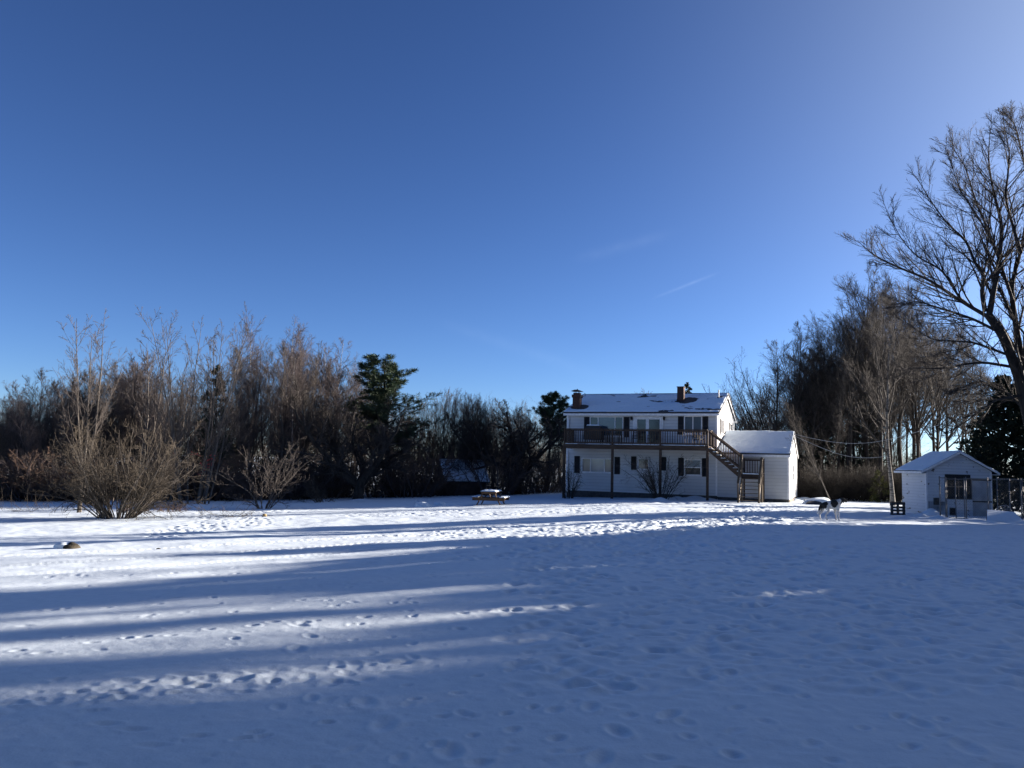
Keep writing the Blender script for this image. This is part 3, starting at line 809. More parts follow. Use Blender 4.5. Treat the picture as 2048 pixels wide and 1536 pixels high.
for x in (LX0 + .03, LX1 - .06):
    b = MB(); b.beam((x, DB - .03, ZL - .16), (x, YB, -.1), .045, .2); part('stringer', M['deck_light'], b, deck)
for k in range(1, n):
    yy = DB + (YB - DB) * (k - .3) / n; z = ZL - (ZL + .05) * k / n
    b = MB(); b.box(LX0 + .06, LX1 - .09, yy - .12, yy + .1, z - .02, z + .018); part('step', M['deck_light'], b, deck)
for x in (LX0 + .0, LX1 - .03):
    sloped_rail((x, DB - .0, ZL + .05), (x, YB + .1, 0.15), M['deck_light'], .95, False, .13)
    b = MB(); b.box(x - .045, x + .045, YB + .1, YB + .19, -.4, 1.05); part('post', M['deck_light'], b, deck)

# ------------------------------------------------------------------ things standing on the deck
HM = Matrix.Translation((12.5242, 49.784, -0.322)) @ Matrix.Rotation(-PSI, 4, 'Z')
def on_deck(kind, a, bb, z, label, cat, rz=0, group=None):
    p = HM @ Vector((a, bb, z)); return empty(kind, p, -PSI + rz, label, cat, group)
g = on_deck('barbecue', -7.55, -.75, 3.2, 'black covered barbecue with snow on its lid standing on the deck', 'barbecue')
b = MB(); b.poly([(-.62, -.28, .30), (.62, -.28, .30), (.60, -.28, .86), (.42, -.28, 1.18), (-.42, -.28, 1.18), (-.60, -.28, .86)], (0, .56, 0)); part('cover', M['black'], b, g, bevel=.03)
b = MB(); b.poly([(-.44, -.26, 1.181), (.44, -.26, 1.181), (.40, -.26, 1.25), (-.38, -.26, 1.26)], (0, .5, 0)); part('snow_cap', M['snow'], b, g, bevel=.02)
for x in (-.5, .5):
    for yy in (-.2, .2):
        b = MB(); b.box(x - .03, x + .03, yy - .03, yy + .03, 0, .3); part('leg', M['black'], b, g)
def chair(a, bb, rz, label, group):
    c = on_deck('patio_chair', a, bb, 3.2, label, 'chair', rz, group)
    b = MB(); b.box(-.25, .25, -.25, .25, .40, .44); part('seat', M['black'], b, c)
    b = MB(); b.beam((-.22, .24, .46), (-.22, .33, .92), .03, .03); b.beam((.22, .24, .46), (.22, .33, .92), .03, .03)
    for k in range(5): b.beam((-.205, .25 + .018 * k, .52 + .09 * k), (.205, .25 + .018 * k, .52 + .09 * k), .02, .05)
    part('backrest', M['black'], b, c)
    for x in (-.22, .22):
        b = MB(); b.beam((x, -.22, 0), (x, -.22, .62), .03, .03); b.beam((x, -.22, .62), (x, .26, .62), .04, .03); part('armrest', M['black'], b, c)
        b = MB(); b.beam((x, .22, 0), (x, .22, .4), .03, .03); part('leg', M['black'], b, c)
    return c
chair(-4.75, -.95, .2, 'dark patio chair before the left glass of the sliding door', 'patio chairs on the deck')
chair(-3.75, -.95, -.15, 'dark patio chair before the right glass of the sliding door', 'patio chairs on the deck')
chair(-.95, -.7, .9, 'dark patio chair turned sideways at the stair end of the deck', 'patio chairs on the deck')
t = on_deck('patio_table', -6.2, -.85, 3.2, 'dark low patio table beside the covered barbecue', 'table')
b = MB(); b.box(-.45, .45, -.35, .35, .66, .70); part('tabletop', M['black'], b, t, bevel=.01)
for x in (-.38, .38):
    for yy in (-.28, .28):
        b = MB(); b.box(x - .025, x + .025, yy - .025, yy + .025, 0, .66); part('leg', M['black'], b, t)
# ------------------------------------------------------------------ shed, kennel fence and small things in the yard
SYAW = D2R(-2)
sp_ = at(1854, 1031)
shed = empty('shed', sp_, -SYAW, 'small white shed with peeling gable and snow on its roof beside the kennel fence', 'shed')
SW, SDp, SE_, SP_ = 2.94, 2.1, 2.02, 2.78
sm = SW / 2; ss = (SP_ - SE_) / sm
b = MB(); b.poly([(0, 0, -.4), (SW, 0, -.4), (SW, 0, SE_), (sm, 0, SP_), (0, 0, SE_)], (0, SDp, 0)); b.build('wall', M['shed_siding'], shed)
b = MB(); o_ = .28
b.poly([(-o_, -.16, SE_ - o_ * ss + .01), (sm, -.16, SP_ + .01), (SW + o_, -.16, SE_ - o_ * ss + .01), (SW + o_, -.16, SE_ - o_ * ss + .07), (sm, -.16, SP_ + .07), (-o_, -.16, SE_ - o_ * ss + .07)], (0, SDp + .32, 0))
sroof = b.build('roof', M['shingle'], shed)
b = MB()
for s in (0, 1):
    q = lambda x, z: ((SW - x) if s else x, -.185, z)
    b.poly([q(-o_ - .01, SE_ - o_ * ss + .065), q(sm, SP_ + .065), q(sm, SP_ - .03), q(-o_ - .01, SE_ - o_ * ss - .03)], (0, .022, 0))
    x = SW + o_ if s else -o_ - .022
    b.box(x, x + .022, -.16, SDp + .16, SE_ - o_ * ss - .04, SE_ - o_ * ss + .05)
    x0, x1 = (SW + .003, SW + o_) if s else (-o_, -.003)
    b.box(x0, x1, -.14, SDp + .1, SE_ - o_ * ss - .035, SE_ - o_ * ss - .015)
b.build('eave_board', M['grey_wood'] if False else M['trim'], sroof)
def slope_snow(x0, z0, x1, z1, seed):
    nx, ny = 60, 70
    u, v = np.meshgrid(np.linspace(0, 1, nx), np.linspace(0, 1, ny), indexing='ij')
    x = x0 + (x1 - x0) * u; z = z0 + (z1 - z0) * u; y = -.15 + (SDp + .28) * v
    h = .05 * (.75 + fbm(x / .5 + seed, y / .5, 3)); ed = np.minimum(np.minimum(u, 1 - u), np.minimum(v, 1 - v)); h = np.where(ed < .012, -.02, h)
    V = np.stack([x, y, z + h], -1).reshape(-1, 3); i = np.arange(nx - 1)[:, None] * ny; j = np.arange(ny - 1)[None]
    link('roof_snow', np_mesh('roof_snow', V, np.stack([i + j, i + ny + j, i + ny + j + 1, i + j + 1], -1).reshape(-1, 4)), M['snow'], sroof)
slope_snow(-o_ + .02, SE_ - o_ * ss + .075, sm, SP_ + .07, 2.0); slope_snow(SW + o_ - .02, SE_ - o_ * ss + .075, sm, SP_ + .07, 7.0)
b = MB(); b.box(.84, 1.98, -.03, .004, 1.66, 1.83); b.build('lintel', M['black'], shed)
b = MB(); frame_box(b, .86, 2.03, .74, 1.655, .05, -.03, .004); b.box(.91, 1.98, -.025, .004, 1.27, 1.32); b.box(1.42, 1.47, -.024, .004, .79, 1.27); b.box(1.42, 1.47, -.024, .004, 1.32, 1.605)
sw = b.build('window', M['grey_wood'], shed)
b = MB(); b.box(.91, 1.98, -.01, .005, .79, 1.605); b.build('pane', M['dull_glass'], sw)
b = MB(); b.box(2.06, 2.93, -.026, .004, 1.58, 1.64); b.box(2.06, 2.93, -.026, .004, .63, .69); b.build('batten', M['grey_wood'], shed)
b = MB(); b.box(2.065, 2.92, -.018, .004, .70, 1.57); b.box(2.065, 2.92, -.018, .004, -.1, .62); b.build('panel', noise_mat('weathered_panel', (.30, .31, .32), (.46, .47, .48), 2.5, .8), shed)
b = MB(); b.box(.05, .84, -.012, .004, -.1, .62); b.build('stained_board', noise_mat('stained_board', (.13, .14, .15), (.42, .44, .46), 2.2, .8), shed)
b = MB(); b.box(1.02, 1.27, -.03, .004, .05, .36); b.build('dog_hatch', M['black'], shed)
b = MB(); b.box(.30, .54, -.14, -.013, .48, .78); b.build('vent_box', M['grey_wood'], shed)
b = MB(); b.box(-.02, .06, -.02, .06, -.2, SE_ - .03); b.box(SW - .06, SW + .02, -.02, .06, -.2, SE_ - .03); b.build('corner_board', M['trim'], shed)

# kennel of chain link in front of and beside the shed
def gpt(px, y): return col(px, y)
def chain(name, A, B, h, parent, z0=.06, pitch=.11, rad=.0022):
    """woven wire between two ground points"""
    A = np.array(A); B = np.array(B); d = B - A; L = np.linalg.norm(d[:2]); mb = MB()
    Q = lambda s, z: A + d * (s / L) + np.array([0, 0, z])
    H = h - z0
    for k in range(int((L + H) / pitch)):
        c = k * pitch
        s0, s1 = max(0, c - H), min(L, c)
        if s1 - s0 > .03:
            mb.tube([Q(s0, z0 + c - s0), Q(s1, z0 + c - s1)], rad, 3, False)
            mb.tube([Q(L - s0, z0 + c - s0) + [0, .012, 0], Q(L - s1, z0 + c - s1) + [0, .012, 0]], rad, 3, False)
    return mb.build(name, M['wire'], parent)
def fence(px_y, h, label, kind='chain_link_fence', cat='fence', group=None, rad=.024, gate=False):
    pts = [gpt(*p) for p in px_y]
    o = empty(kind, pts[0], 0, label, cat, group); off = pts[0]
    rel = [p - off for p in pts]
    for p in rel:
        b = MB(); b.tube([p + [0, 0, -.3 if not gate else .02], p + [0, 0, h + .03]], rad, 8); b.tube([p + [0, 0, h + .03], p + [0, 0, h + .07]], [rad * 1.3, .005], 8); b.build('post', M['wire'], o, True)
    for p, q in zip(rel, rel[1:]):
        b = MB(); b.tube([p + [0, 0, h], q + [0, 0, h]], rad * .7, 6); b.build('rail', M['wire'], o)
        if gate:
            b = MB(); b.tube([p + [0, 0, .06], q + [0, 0, .06]], rad * .7, 6); b.build('rail', M['wire'], o)
        chain('wire_mesh', p, q, h, o)
    return o
fence([(1894.5, 33.5), (1912.5, 33.5), (1930, 33.5)], 1.62, 'galvanised kennel gate of wire mesh before the shed window', 'kennel_gate', 'gate', rad=.02, gate=True)
fence([(1881, 34.55), (1880.5, 33.5), (1892, 33.5)], 1.66, 'short chain link return between the kennel gate and the left part of the shed front')
fence([(1933.5, 33.5), (1977, 33.6), (2021, 33.8), (2044, 33.9), (2090, 34), (2140, 34)], 1.66, 'long chain link kennel fence running right from the gate past the shed corner')
fence([(1996, 35.8), (2047, 37.0), (2120, 37.6)], 1.7, 'rear chain link kennel fence behind the wire chair, dark conifer behind it')

# lounge chair of wire and a snowed-over board inside the kennel
p = gpt(2007, 34.4)
ch = empty('wire_chair', p, D2R(8), 'old wire mesh garden chair tipped over inside the kennel', 'chair')
b = MB()
fr = [(-.42, 0, .15), (-.38, .05, .32), (-.05, .1, .55), (.22, .1, .60), (.36, .05, .5), (.42, 0, .3), (.36, -.04, .12)]
b.tube(fr, .018, 6); b.tube([(-.42, 0, .15), (.18, .08, .56)], .014, 6); b.tube([(-.42, -.02, .13), (.36, -.04, .12)], .014, 6); b.build('frame', M['metal'], ch, True)
b = MB()
for k in range(11):
    s = k / 10; x = -.36 + .62 * s
    b.tube([(x, 0, .14), (x + .06 * s, .07, .22 + .36 * math.sin(s * 1.9))], .006, 4)
for k in range(4): b.tube([(-.36, .01 + .015 * k, .2 + .06 * k), (.34, .02 + .015 * k, .2 + .08 * k)], .006, 4)
b.build('seat_mesh', M['metal'], ch)
p = at(2012, 1046)
bd = empty('board', p, D2R(-14), 'wide board under snow slanting down beside the shed corner', 'board')
b = MB(); b.poly([(-.75, -.25, -.02), (.75, -.25, -.18), (.55, .75, .30), (-.45, .75, .36)], (0, 0, .04)); b.build('plank', M['grey_wood'], bd)
b = MB(); b.poly([(-.73, -.24, .022), (.73, -.24, -.138), (.53, .73, .342), (-.43, .73, .402)], (0, .0, .07)); b.build('snow_cover', M['snow'], bd, bevel=.02)

# pallet standing against the back corner of the shed
p = at(1797, 1030)
pal = empty('pallet', p, D2R(4), 'dark slatted pallet standing upright against the back left corner of the shed', 'pallet')
for x in (-.27, 0, .27):
    b = MB(); b.box(x - .04, x + .04, 0, .09, -.08, .56); b.build('stringer', M['grey_wood'], pal, bevel=.004)
for z in (-.02, .14, .29, .44):
    b = MB(); b.box(-.31, .31, -.022, -.002, z, z + .085); b.build('slat', M['grey_wood'], pal, bevel=.003)
    b = MB(); b.box(-.31, .31, .092, .112, z, z + .085); b.build('slat', M['grey_wood'], pal, bevel=.003)
b = MB(); b.box(-.3, .3, -.02, .11, .53, .56); b.build('top_board', M['table'], pal)

# picnic table seen from its end
p = at(976, 1011)
pt = empty('picnic_table', p, D2R(-8), 'brown wooden picnic table with snow on its top and benches', 'picnic table')
TL = 1.7; pt.scale = (1.1, 1.1, .96)
def planks(name, x0, x1, z, n, y0, y1, th=.04):
    b = MB(); w = (x1 - x0) / n
    for k in range(n): b.box(x0 + k * w + .004, x0 + (k + 1) * w - .004, y0, y1, z - th, z)
    return b.build(name, M['table'], pt)
planks('tabletop', -.37, .37, .74, 5, 0, TL)
be1 = planks('bench', -.80, -.52, .43, 2, 0, TL); be2 = planks('bench', .52, .80, .43, 2, 0, TL)
for y in (.16, TL - .20):
    for s in (-1, 1):
        b = MB(); b.beam((s * .26, y, .69), (s * .62, y, -.12), .045, .13, (0, 1, 0)); b.build('leg', M['table'], pt)
    b = MB(); b.box(-.78, .78, y - .068, y - .026, .25, .39); b.box(-.35, .35, y - .068, y - .026, .61, .699); b.build('crosspiece', M['table'], pt)
b = MB(); b.beam((0, .2, .66), (0, .8, .33), .04, .09); b.beam((0, TL - .24, .66), (0, TL - .8, .33), .04, .09); b.build('brace', M['table'], pt)
def snow_pad(name, x0, x1, y0, y1, z, h, parent, seed):
    nx, ny = 28, 40
    u, v = np.meshgrid(np.linspace(0, 1, nx), np.linspace(0, 1, ny), indexing='ij')
    e = np.minimum(np.minimum(u, 1 - u) * (x1 - x0), np.minimum(v, 1 - v) * (y1 - y0))
    hh = h * (1 - np.exp(-e / (h * .5))) * (.85 + .5 * fbm(u * 4 + seed, v * 7, 3))
    V = np.stack([x0 + (x1 - x0) * u, y0 + (y1 - y0) * v, z + .002 + hh], -1).reshape(-1, 3)
    i = np.arange(nx - 1)[:, None] * ny; j = np.arange(ny - 1)[None]
    return link(name, np_mesh(name, V, np.stack([i + j, i + ny + j, i + ny + j + 1, i + j + 1], -1).reshape(-1, 4)), M['snow'], parent)
snow_pad('snow_cap', -.39, .39, -.02, TL + .02, .74, .08, pt, 1); snow_pad('snow_cap', -.81, -.5, -.02, TL, .43, .06, pt, 2); snow_pad('snow_cap', .5, .81, -.02, TL, .43, .07, pt, 3)

def lump(name, mat, parent, sx, sy, sz, seed, amp=.25, zc=0.0, sub=3, clip=None):
    bm = bmesh.new(); bmesh.ops.create_icosphere(bm, subdivisions=sub, radius=1)
    for v in bm.verts:
        c = v.co; k = 1 + amp * float(fbm(np.array(c.x * 1.3 + seed), np.array(c.y * 1.3 + c.z * 1.7), 3))
        v.co = Vector((c.x * sx * k, c.y * sy * k, c.z * sz * k + zc))
    me = bpy.data.meshes.new(name); bm.to_mesh(me); bm.free()
    return link(name, me, mat, parent, True)
p = at(142, 1098)
rk = empty('rock', p, 0, 'round brown rock with a cap of snow on its left side in the open yard', 'rock')
lump('stone', M['rock'], rk, .22, .18, .16, 3.0, .3); o = lump('snow_cap', M['snow'], rk, .26, .2, .13, 8.0, .2); o.location = (-.20, .03, .03)
p = at(317, 1099); r2 = tag(lump('rock', M['rock'], None, .06, .05, .04, 5.0), 'tiny dark rock poking through the open snow', 'rock'); r2.location = p
p = at(529, 1033); r3 = tag(lump('stump', noise_mat('cut_wood', (.22, .15, .07), (.42, .30, .15), 10, .8), None, .10, .09, .09, 6.0, .3), 'small sawn yellow-brown stump end in the snow near the brush pile', 'stump'); r3.location = p + [0, 0, .03]
for px, py, s, lb in ((845, 1013, 1.0, 'rounded snow mound before the dark apple tree'), (880, 1010, .8, 'smaller lumpy snow mound to the right of the rounded one')):
    p = at(px, py); o = tag(lump('snow_mound', M['snow'], None, .42 * s, .36 * s, .22 * s, px * .1, .5), lb, 'snow mound'); o.location = p
p = col(1637, 47)
mo = empty('snow_heap', p, 0, 'large sunlit snow-covered heap beyond the dog at the wood edge', 'snow heap')
lump('snow_cover', M['snow'], mo, 1.0, .8, .42, 2.2, .35); o = lump('shade_lump', plain('dark_blue_shade', (.02, .03, .05)), mo, .55, .5, .22, 4.0, .2); o.location = (-.35, -.42, .02)  # dark blue lump stands in for shade on the heap's near side
p = at(1590, 1000); o = tag(lump('snow_mound', M['snow'], None, .3, .3, .16, 9.1, .4), 'little snow mound at the right corner of the wing', 'snow mound'); o.location = p + [.2, 0, 0]

# brush pile and dry stalks
def sticks(P, n, L, spread, seed, flat=.25, rad=.008):
    r = np.random.default_rng(seed)
    B = np.stack([r.normal(size=n) * spread, r.normal(size=n) * spread * .7, np.zeros(n)], 1)
    D = np.stack([r.normal(size=n), r.normal(size=n), flat * np.abs(r.normal(size=n)) + .05], 1)
    Pp = sweep(r, B, D, L * (.5 + r.random(n)), 7, .15, -.01); Pp[..., 2] = np.maximum(Pp[..., 2], .01); R = taper(np.full(n, rad), np.full(n, .003), 7)
    a = sprout(r, (Pp, R, np.full(n, L)), 4, .2, .95, .7, lambda t: .25 + .2 * (1 - t), .6, 4, .15, .02, .003)
    V, Q = join([tubes(Pp, R, 4), tubes(*a[:2], 3)])
    return np_mesh('brush', V, Q)
p = at(478, 1034)
o = link('brush_pile', sticks(p, 26, .9, .3, 4), M['twig_brown']); o.location = p; tag(o, 'low pile of cut branches lying on the snow left of the stump', 'brush pile')
p = at(70, 1022); o = link('dry_stalks', sticks(p, 40, .8, 1.3, 7, 1.4, .006), M['twig_tan']); o.location = p; tag(o, 'thin scatter of dry stalks on the snow before the left trees', 'dry stalks', None, 'stuff')

# cords strung from the wing corner across to the pale birch
def cord(pts, y, label):
    P = [pxd(px, py, d) for px, py, d in pts]
    tt = np.linspace(0, 1, 60); s = np.linspace(0, 1, len(P)); A = np.array(P)
    # a smooth hanging line through the points
    cf = [np.polyfit(s, A[:, k], min(3, len(P) - 1)) for k in range(3)]
    Q = np.stack([np.polyval(c, tt) for c in cf], 1)
    o_ = Q[0].copy(); b = MB(); b.tube(list(Q - o_), .013, 5)
    o = b.build('cord', M['cord'], None, True); o.location = o_
    return tag(o, label, 'cord')
cord([(1589, 868, 46.5), (1649, 882, 45.5), (1707, 886.5, 44.6), (1740, 885, 44.1), (1782, 878, 43.4)], 0, 'upper pale cord sagging from the wing roof corner to the pale birch')
cord([(1589, 872, 46.5), (1640, 894, 45.6), (1678, 908, 45), (1725, 916, 44.2), (1775, 912, 43.5)], 0, 'lower pale cord sagging deeper from the wing roof corner towards the pale birch')
cord([(1783, 878, 43.3), (1820, 868, 42), (1880, 849, 40)], 0, 'pale cord rising from the pale birch towards the trees behind the shed')

# low snowy roof seen through the trees
p = col(938, 60)
lh = empty('woodshed', (p[0], p[1], p[2]), D2R(16), 'low woodshed with snow-covered roof half hidden in the wood behind the picnic table', 'woodshed')
z1 = 1.62 - p[2]; z0 = .05 - p[2] + .2
b = MB(); b.poly([(-1.7, 0, -.5), (-1.7, 4, -.5), (-1.7, 4, z0), (-1.7, 2, z1 - .1), (-1.7, 0, z0)], (3.0, 0, 0)); b.build('wall', M['grey_wood'], lh)
b = MB(); b.poly([(-1.9, -.3, z0 - .15), (-1.9, 2, z1), (-1.9, 4.3, z0 - .15), (-1.9, 4.3, z0 - .09), (-1.9, 2, z1 + .06), (-1.9, -.3, z0 - .09)], (3.4, 0, 0)); b.build('roof', M['shingle'], lh)
b = MB(); b.poly([(-1.87, -.28, z0 - .085), (-1.87, 2, z1 + .065), (-1.87, 4.28, z0 - .085), (-1.87, 4.28, z0 - .02), (-1.87, 2, z1 + .14), (-1.87, -.28, z0 - .02)], (3.34, 0, 0)); b.build('roof_snow', M['snow'], lh)

# ------------------------------------------------------------------ dog
def make_dog():
    p = at(1664, 1041)
    root = empty('dog', p, D2R(-6), 'white dog with black head, saddle and rump standing in the snow, facing right', 'dog'); root.scale = (.93, 1, 1.03)
    bm = bmesh.new(); sk = bm.verts.layers.skin.verify()
    def v(x, y, z, r, r2=None):
        w = bm.verts.new((x, y, z)); w[sk].radius = (r, r2 or r); return w
    def chain_(first, pts):
        a = first
        for q in pts:
            w = v(*q); bm.edges.new((a, w)); a = w
        return a
    pel = v(-.27, 0, .57, .125, .15); pel[sk].use_root = True
    mid = v(-.08, 0, .555, .13, .165); bm.edges.new((pel, mid))
    che = v(.12, 0, .54, .16, .20); bm.edges.new((mid, che))
    nb = v(.25, 0, .63, .115, .14); bm.edges.new((che, nb))
    chain_(nb, [(.335, 0, .70, .09), (.40, 0, .745, .095), (.47, 0, .735, .072), (.54, 0, .70, .052), (.59, 0, .69, .042)])
    chain_(pel, [(-.40, 0, .56, .05), (-.45, 0, .46, .05), (-.48, 0, .36, .048), (-.52, 0, .27, .04), (-.57, 0, .22, .022)])
    for s, dx in ((-1, .07), (1, -.12)):
        chain_(pel, [(-.27 + dx * .5, s * .08, .46, .088), (-.21 + dx, s * .09, .35, .06), (-.33 + dx, s * .09, .20, .034), (-.31 + dx, s * .09, .05, .029), (-.25 + dx, s * .09, .015, .027)])
    for s, dx in ((-1, .05), (1, -.01)):
        chain_(che, [(.17 + dx, s * .08, .45, .072), (.15 + dx, s * .08, .34, .05), (.18 + dx, s * .075, .18, .034), (.18 + dx, s * .075, .05, .03), (.23 + dx, s * .075, .015, .028)])
    me0 = bpy.data.meshes.new('dog_cage'); bm.to_mesh(me0); bm.free()
    tmp = bpy.data.objects.new('dog_cage', me0); C.objects.link(tmp)
    tmp.modifiers.new('skin', 'SKIN').use_smooth_shade = True
    ss_ = tmp.modifiers.new('sub', 'SUBSURF'); ss_.levels = 3; ss_.render_levels = 3
    dg = bpy.context.evaluated_depsgraph_get(); me = bpy.data.meshes.new_from_object(tmp.evaluated_get(dg))
    bpy.data.objects.remove(tmp); bpy.data.meshes.remove(me0)
    me.name = 'body'; me.materials.clear()
    for k in ('fur_white', 'fur_black', 'fur_brown'): me.materials.append(M[k])
    for f in me.polygons:
        c = f.center; x, y, z = c
        n = .03 * float(vnoise(np.array(x * 9 + 3), np.array(z * 9 + y * 5))) * 2
        i = 0
        if x + n > .315 and z > .60: i = 1
        if x > .52 and z < .67: i = 2
        if (x + .33 + n) ** 2 / .15 ** 2 + (z - .58) ** 2 / .17 ** 2 < 1 and z > .40: i = 1
        if x < -.37 and z > .34 + n: i = 1
        if (x - .06 + n) ** 2 / .13 ** 2 + (z - .62) ** 2 / .16 ** 2 < 1: i = 1
        f.material_index = i
    o = link('body', me, None, root, True)
    for s in (-1, 1):
        b = MB(); b.poly([(.36, s * .075, .795), (.44, s * .08, .785), (.45, s * .094, .72), (.42, s * .104, .63), (.385, s * .10, .64), (.35, s * .09, .73)], (0, s * .016, 0)); b.build('ear', M['fur_black'], root, bevel=.005)
        e = lump('eye', M['black'], root, .009, .009, .009, 1, 0, sub=1); e.location = (.48, s * .056, .77)
    e = lump('nose', M['black'], root, .018, .018, .014, 1, 0, sub=2); e.location = (.63, 0, .70)
make_dog()
# ------------------------------------------------------------------ plants: prototypes
birch('birch_a', 31, 9, 1.0); birch('birch_b', 32, 9, 1.2); birch('birch_c', 33, 9, .85, n=2)
birch('birch_thin', 36, 9, .9, 'bark_grey', 'twig_dark'); birch('birch_grey', 34, 9, 1.15, 'bark_grey', 'twig_red'); birch('birch_grey2', 35, 8, 1.3, 'bark_grey', 'twig_brown', n=2)
hardwood('hw_a', 41); hardwood('hw_b', 42, spread=.8); hardwood('hw_c', 43, spread=1.15, lean=(.08, .05)); hardwood('hw_d', 44, spread=.7, low=.4)
hardwood('hw_pale', 45, spread=.9, tm='bark_pale', cm='twig_dark', low=.22, r0=.17, n4=5)
hardwood('hw_bush', 46, H=8, spread=1.2, tm='bark_grey', cm='twig_brown', low=.12, n4=4)
hardwood('hw_l', 47, H=10, spread=.75, tm='bark_grey', cm='twig_brown', low=.2, n4=4, r0=.15); hardwood('hw_m', 48, H=10, spread=.85, tm='bark_dark', cm='twig_red', low=.18, n4=4, r0=.14)
ash('ash_twin', 51, n=3, spread=.13, low=.33, r0=.06); ash('ash_multi', 57, n=9, spread=.24, foot=.45, low=.22, r0=.038)
ash('ash_c', 53, n=2, spread=.12); ash('ash_d', 54, n=4, spread=.2, foot=.3)
ash('sap_a', 61, H=7, n=2, spread=.06, r0=.035, low=.12, cm='twig_brown'); ash('sap_b', 62, H=7, n=3, spread=.1, foot=.4, r0=.03, low=.1, tm='bark_dark', cm='twig_red')
ash('sap_c', 63, H=7, n=4, spread=.12, foot=.5, r0=.03, low=.1, tm='bark_dark', cm='twig_dark'); ash('sap_d', 64, H=6, n=5, spread=.2, foot=.5, r0=.025, low=.1, cm='twig_brown')
ash('leaner', 66, H=9, n=7, spread=.3, foot=.4, r0=.09, low=.12, tm='bark_dark', cm='twig_dark', lean=(-1.0, 0))
shrub('shrub_big', 71, n=74, spread=.95, k=(6, 6, 3), wob=.11, hj=.62, foot=.34); shrub('shrub_small', 72, H=2.4, n=15, spread=.45, foot=.14, cm='twig_brown', k=(7, 6, 3), wob=.15, hj=.6)
shrub('shrub_low', 73, H=1.4, n=12, spread=1.1, foot=.12, k=(9, 7, 2), wob=.16, trop=-.05)
shrub('shrub_house', 74, H=2.6, n=30, spread=.62, foot=.2, tm='bark_dark', cm='twig_dark', k=(5, 4, 2), wob=.05); shrub('shrub_thin', 75, H=2.2, n=20, spread=.3, foot=.2, tm='bark_dark', cm='twig_dark', k=(5, 4, 1), wob=.06)
shrub('bush_red', 76, H=1.6, n=30, spread=.6, foot=.5, tm='twig_red', cm='dead', k=(6, 5, 2), wob=.12); shrub('bush_dark', 77, H=2.4, n=26, spread=.55, foot=.5, tm='bark_dark', cm='twig_red', k=(7, 6, 2), wob=.1)
apple('apple_a', 81); apple('apple_b', 84, n=4)
pine('pine_a', 91); pine('pine_b', 92, low=.5, wide=.95); pine('pine_c', 94, low=.12, wide=1.0)
spruce('spruce_a', 95); spruce('spruce_yellow', 96, H=2.4, wide=.34, mat='needle_yellow', n=34, lw=.03)
spruce('hemlock_a', 97, H=9, wide=.34, n=80, lw=.05, droop=-.035); spruce('hemlock_b', 98, H=9, wide=.42, n=70, lw=.05, droop=-.03)
spruce('hemlock_c', 101, H=7, wide=.42, n=130, lw=.055, droop=-.03, k=20)
spruce('fir', 102, H=9, wide=.42, n=100, lw=.13, droop=-.03, k=14)
shrub('bush_shade', 78, H=2.4, n=24, spread=.55, foot=.5, tm='bark_dark', cm='bark_dark', k=(7, 6, 2), wob=.1)  # twigs take the dark bark colour in place of shade at the wood foot
spruce('spire', 99, H=9, wide=.16, n=60)

tr = np.random.default_rng(77)
_ex = np.array([-120, -40, 40, 120, 240, 360, 480, 600, 720, 860, 1000, 1125, 1200])
_er = np.array([1001, 1001, 1000, 1001, 1001, 1001, 1000, 998, 996, 993, 989, 986, 986])
_ed = np.array([at(a_, b_)[1] for a_, b_ in zip(_ex, _er)])
def E_(px): return float(np.interp(px, _ex, _ed))
def wd(px, back): return col(px, E_(px) + back)
def RZ(): return tr.random() * 6.28
def plant(kind, key, P, top, label, cat, group=None, tilt=(0, 0), wide=1.0, rz=None):
    return place(kind, key, P, height_to(P, top), RZ() if rz is None else rz, label, cat, group, tilt, wide)

# --- left: plants one can point at
plant('shrub', 'shrub_big', at(232, 1037), 826, 'large many-stemmed tan shrub standing farthest forward at the left wood edge', 'shrub')
plant('bare_tree', 'ash_twin', at(152, 1025), 612, 'tall forked bare tree rising behind the large tan shrub, crown against the sky', 'tree', rz=1.2)
t_multi = plant('bare_tree', 'ash_multi', at(388, 1008), 598, 'tallest many-stemmed bare tree of the left wood, red berries among its lower stems', 'tree')
plant('bare_tree', 'ash_c', at(285, 1004), 672, 'thin bare tree between the forked tree and the tallest many-stemmed tree', 'tree')
plant('bare_tree', 'ash_d', at(330, 1005), 700, 'short many-stemmed bare tree crowding the left side of the tallest many-stemmed tree', 'tree')
for px, back, top, key, lb in ((72, 5, 733, 'hw_l', 'fine-twigged bare tree with rounded crown at the far left of the wood'), (42, 7, 758, 'hw_m', 'second bare tree from the left picture edge, lower than the rounded one'), (118, 6, 744, 'hw_l', 'bare tree just left of the tall forked tree'),
                               (12, 5, 792, 'hw_m', 'bare tree cut by the left picture edge'), (205, 9, 716, 'hw_l', 'bare tree with fine crown just right of the tall forked tree'), (255, 8, 700, 'hw_m', 'dusky bare tree behind the thin tree left of the spruce')):
    plant('bare_tree', key, wd(px, back), top, lb, 'tree', wide=1.1)
plant('shrub', 'shrub_small', at(527, 1016), 868, 'grey-tan upright shrub with narrow foot behind the small stump', 'shrub')
plant('shrub', 'shrub_low', at(642, 1004), 948, 'low arching shrub on the snow to the left of the big apple tree', 'shrub')
plant('apple_tree', 'apple_a', at(716, 999), 752, 'big dark spreading apple tree with low crooked limbs at the wood edge', 'tree', rz=.4, wide=1.12)
plant('apple_tree', 'apple_b', at(1036, 988), 800, 'smaller dark crooked apple tree behind the picnic table', 'tree', rz=2.0)
plant('spruce', 'spruce_a', wd(424, 6), 726, 'dark pointed spruce behind the tallest many-stemmed bare tree', 'tree', wide=.95)
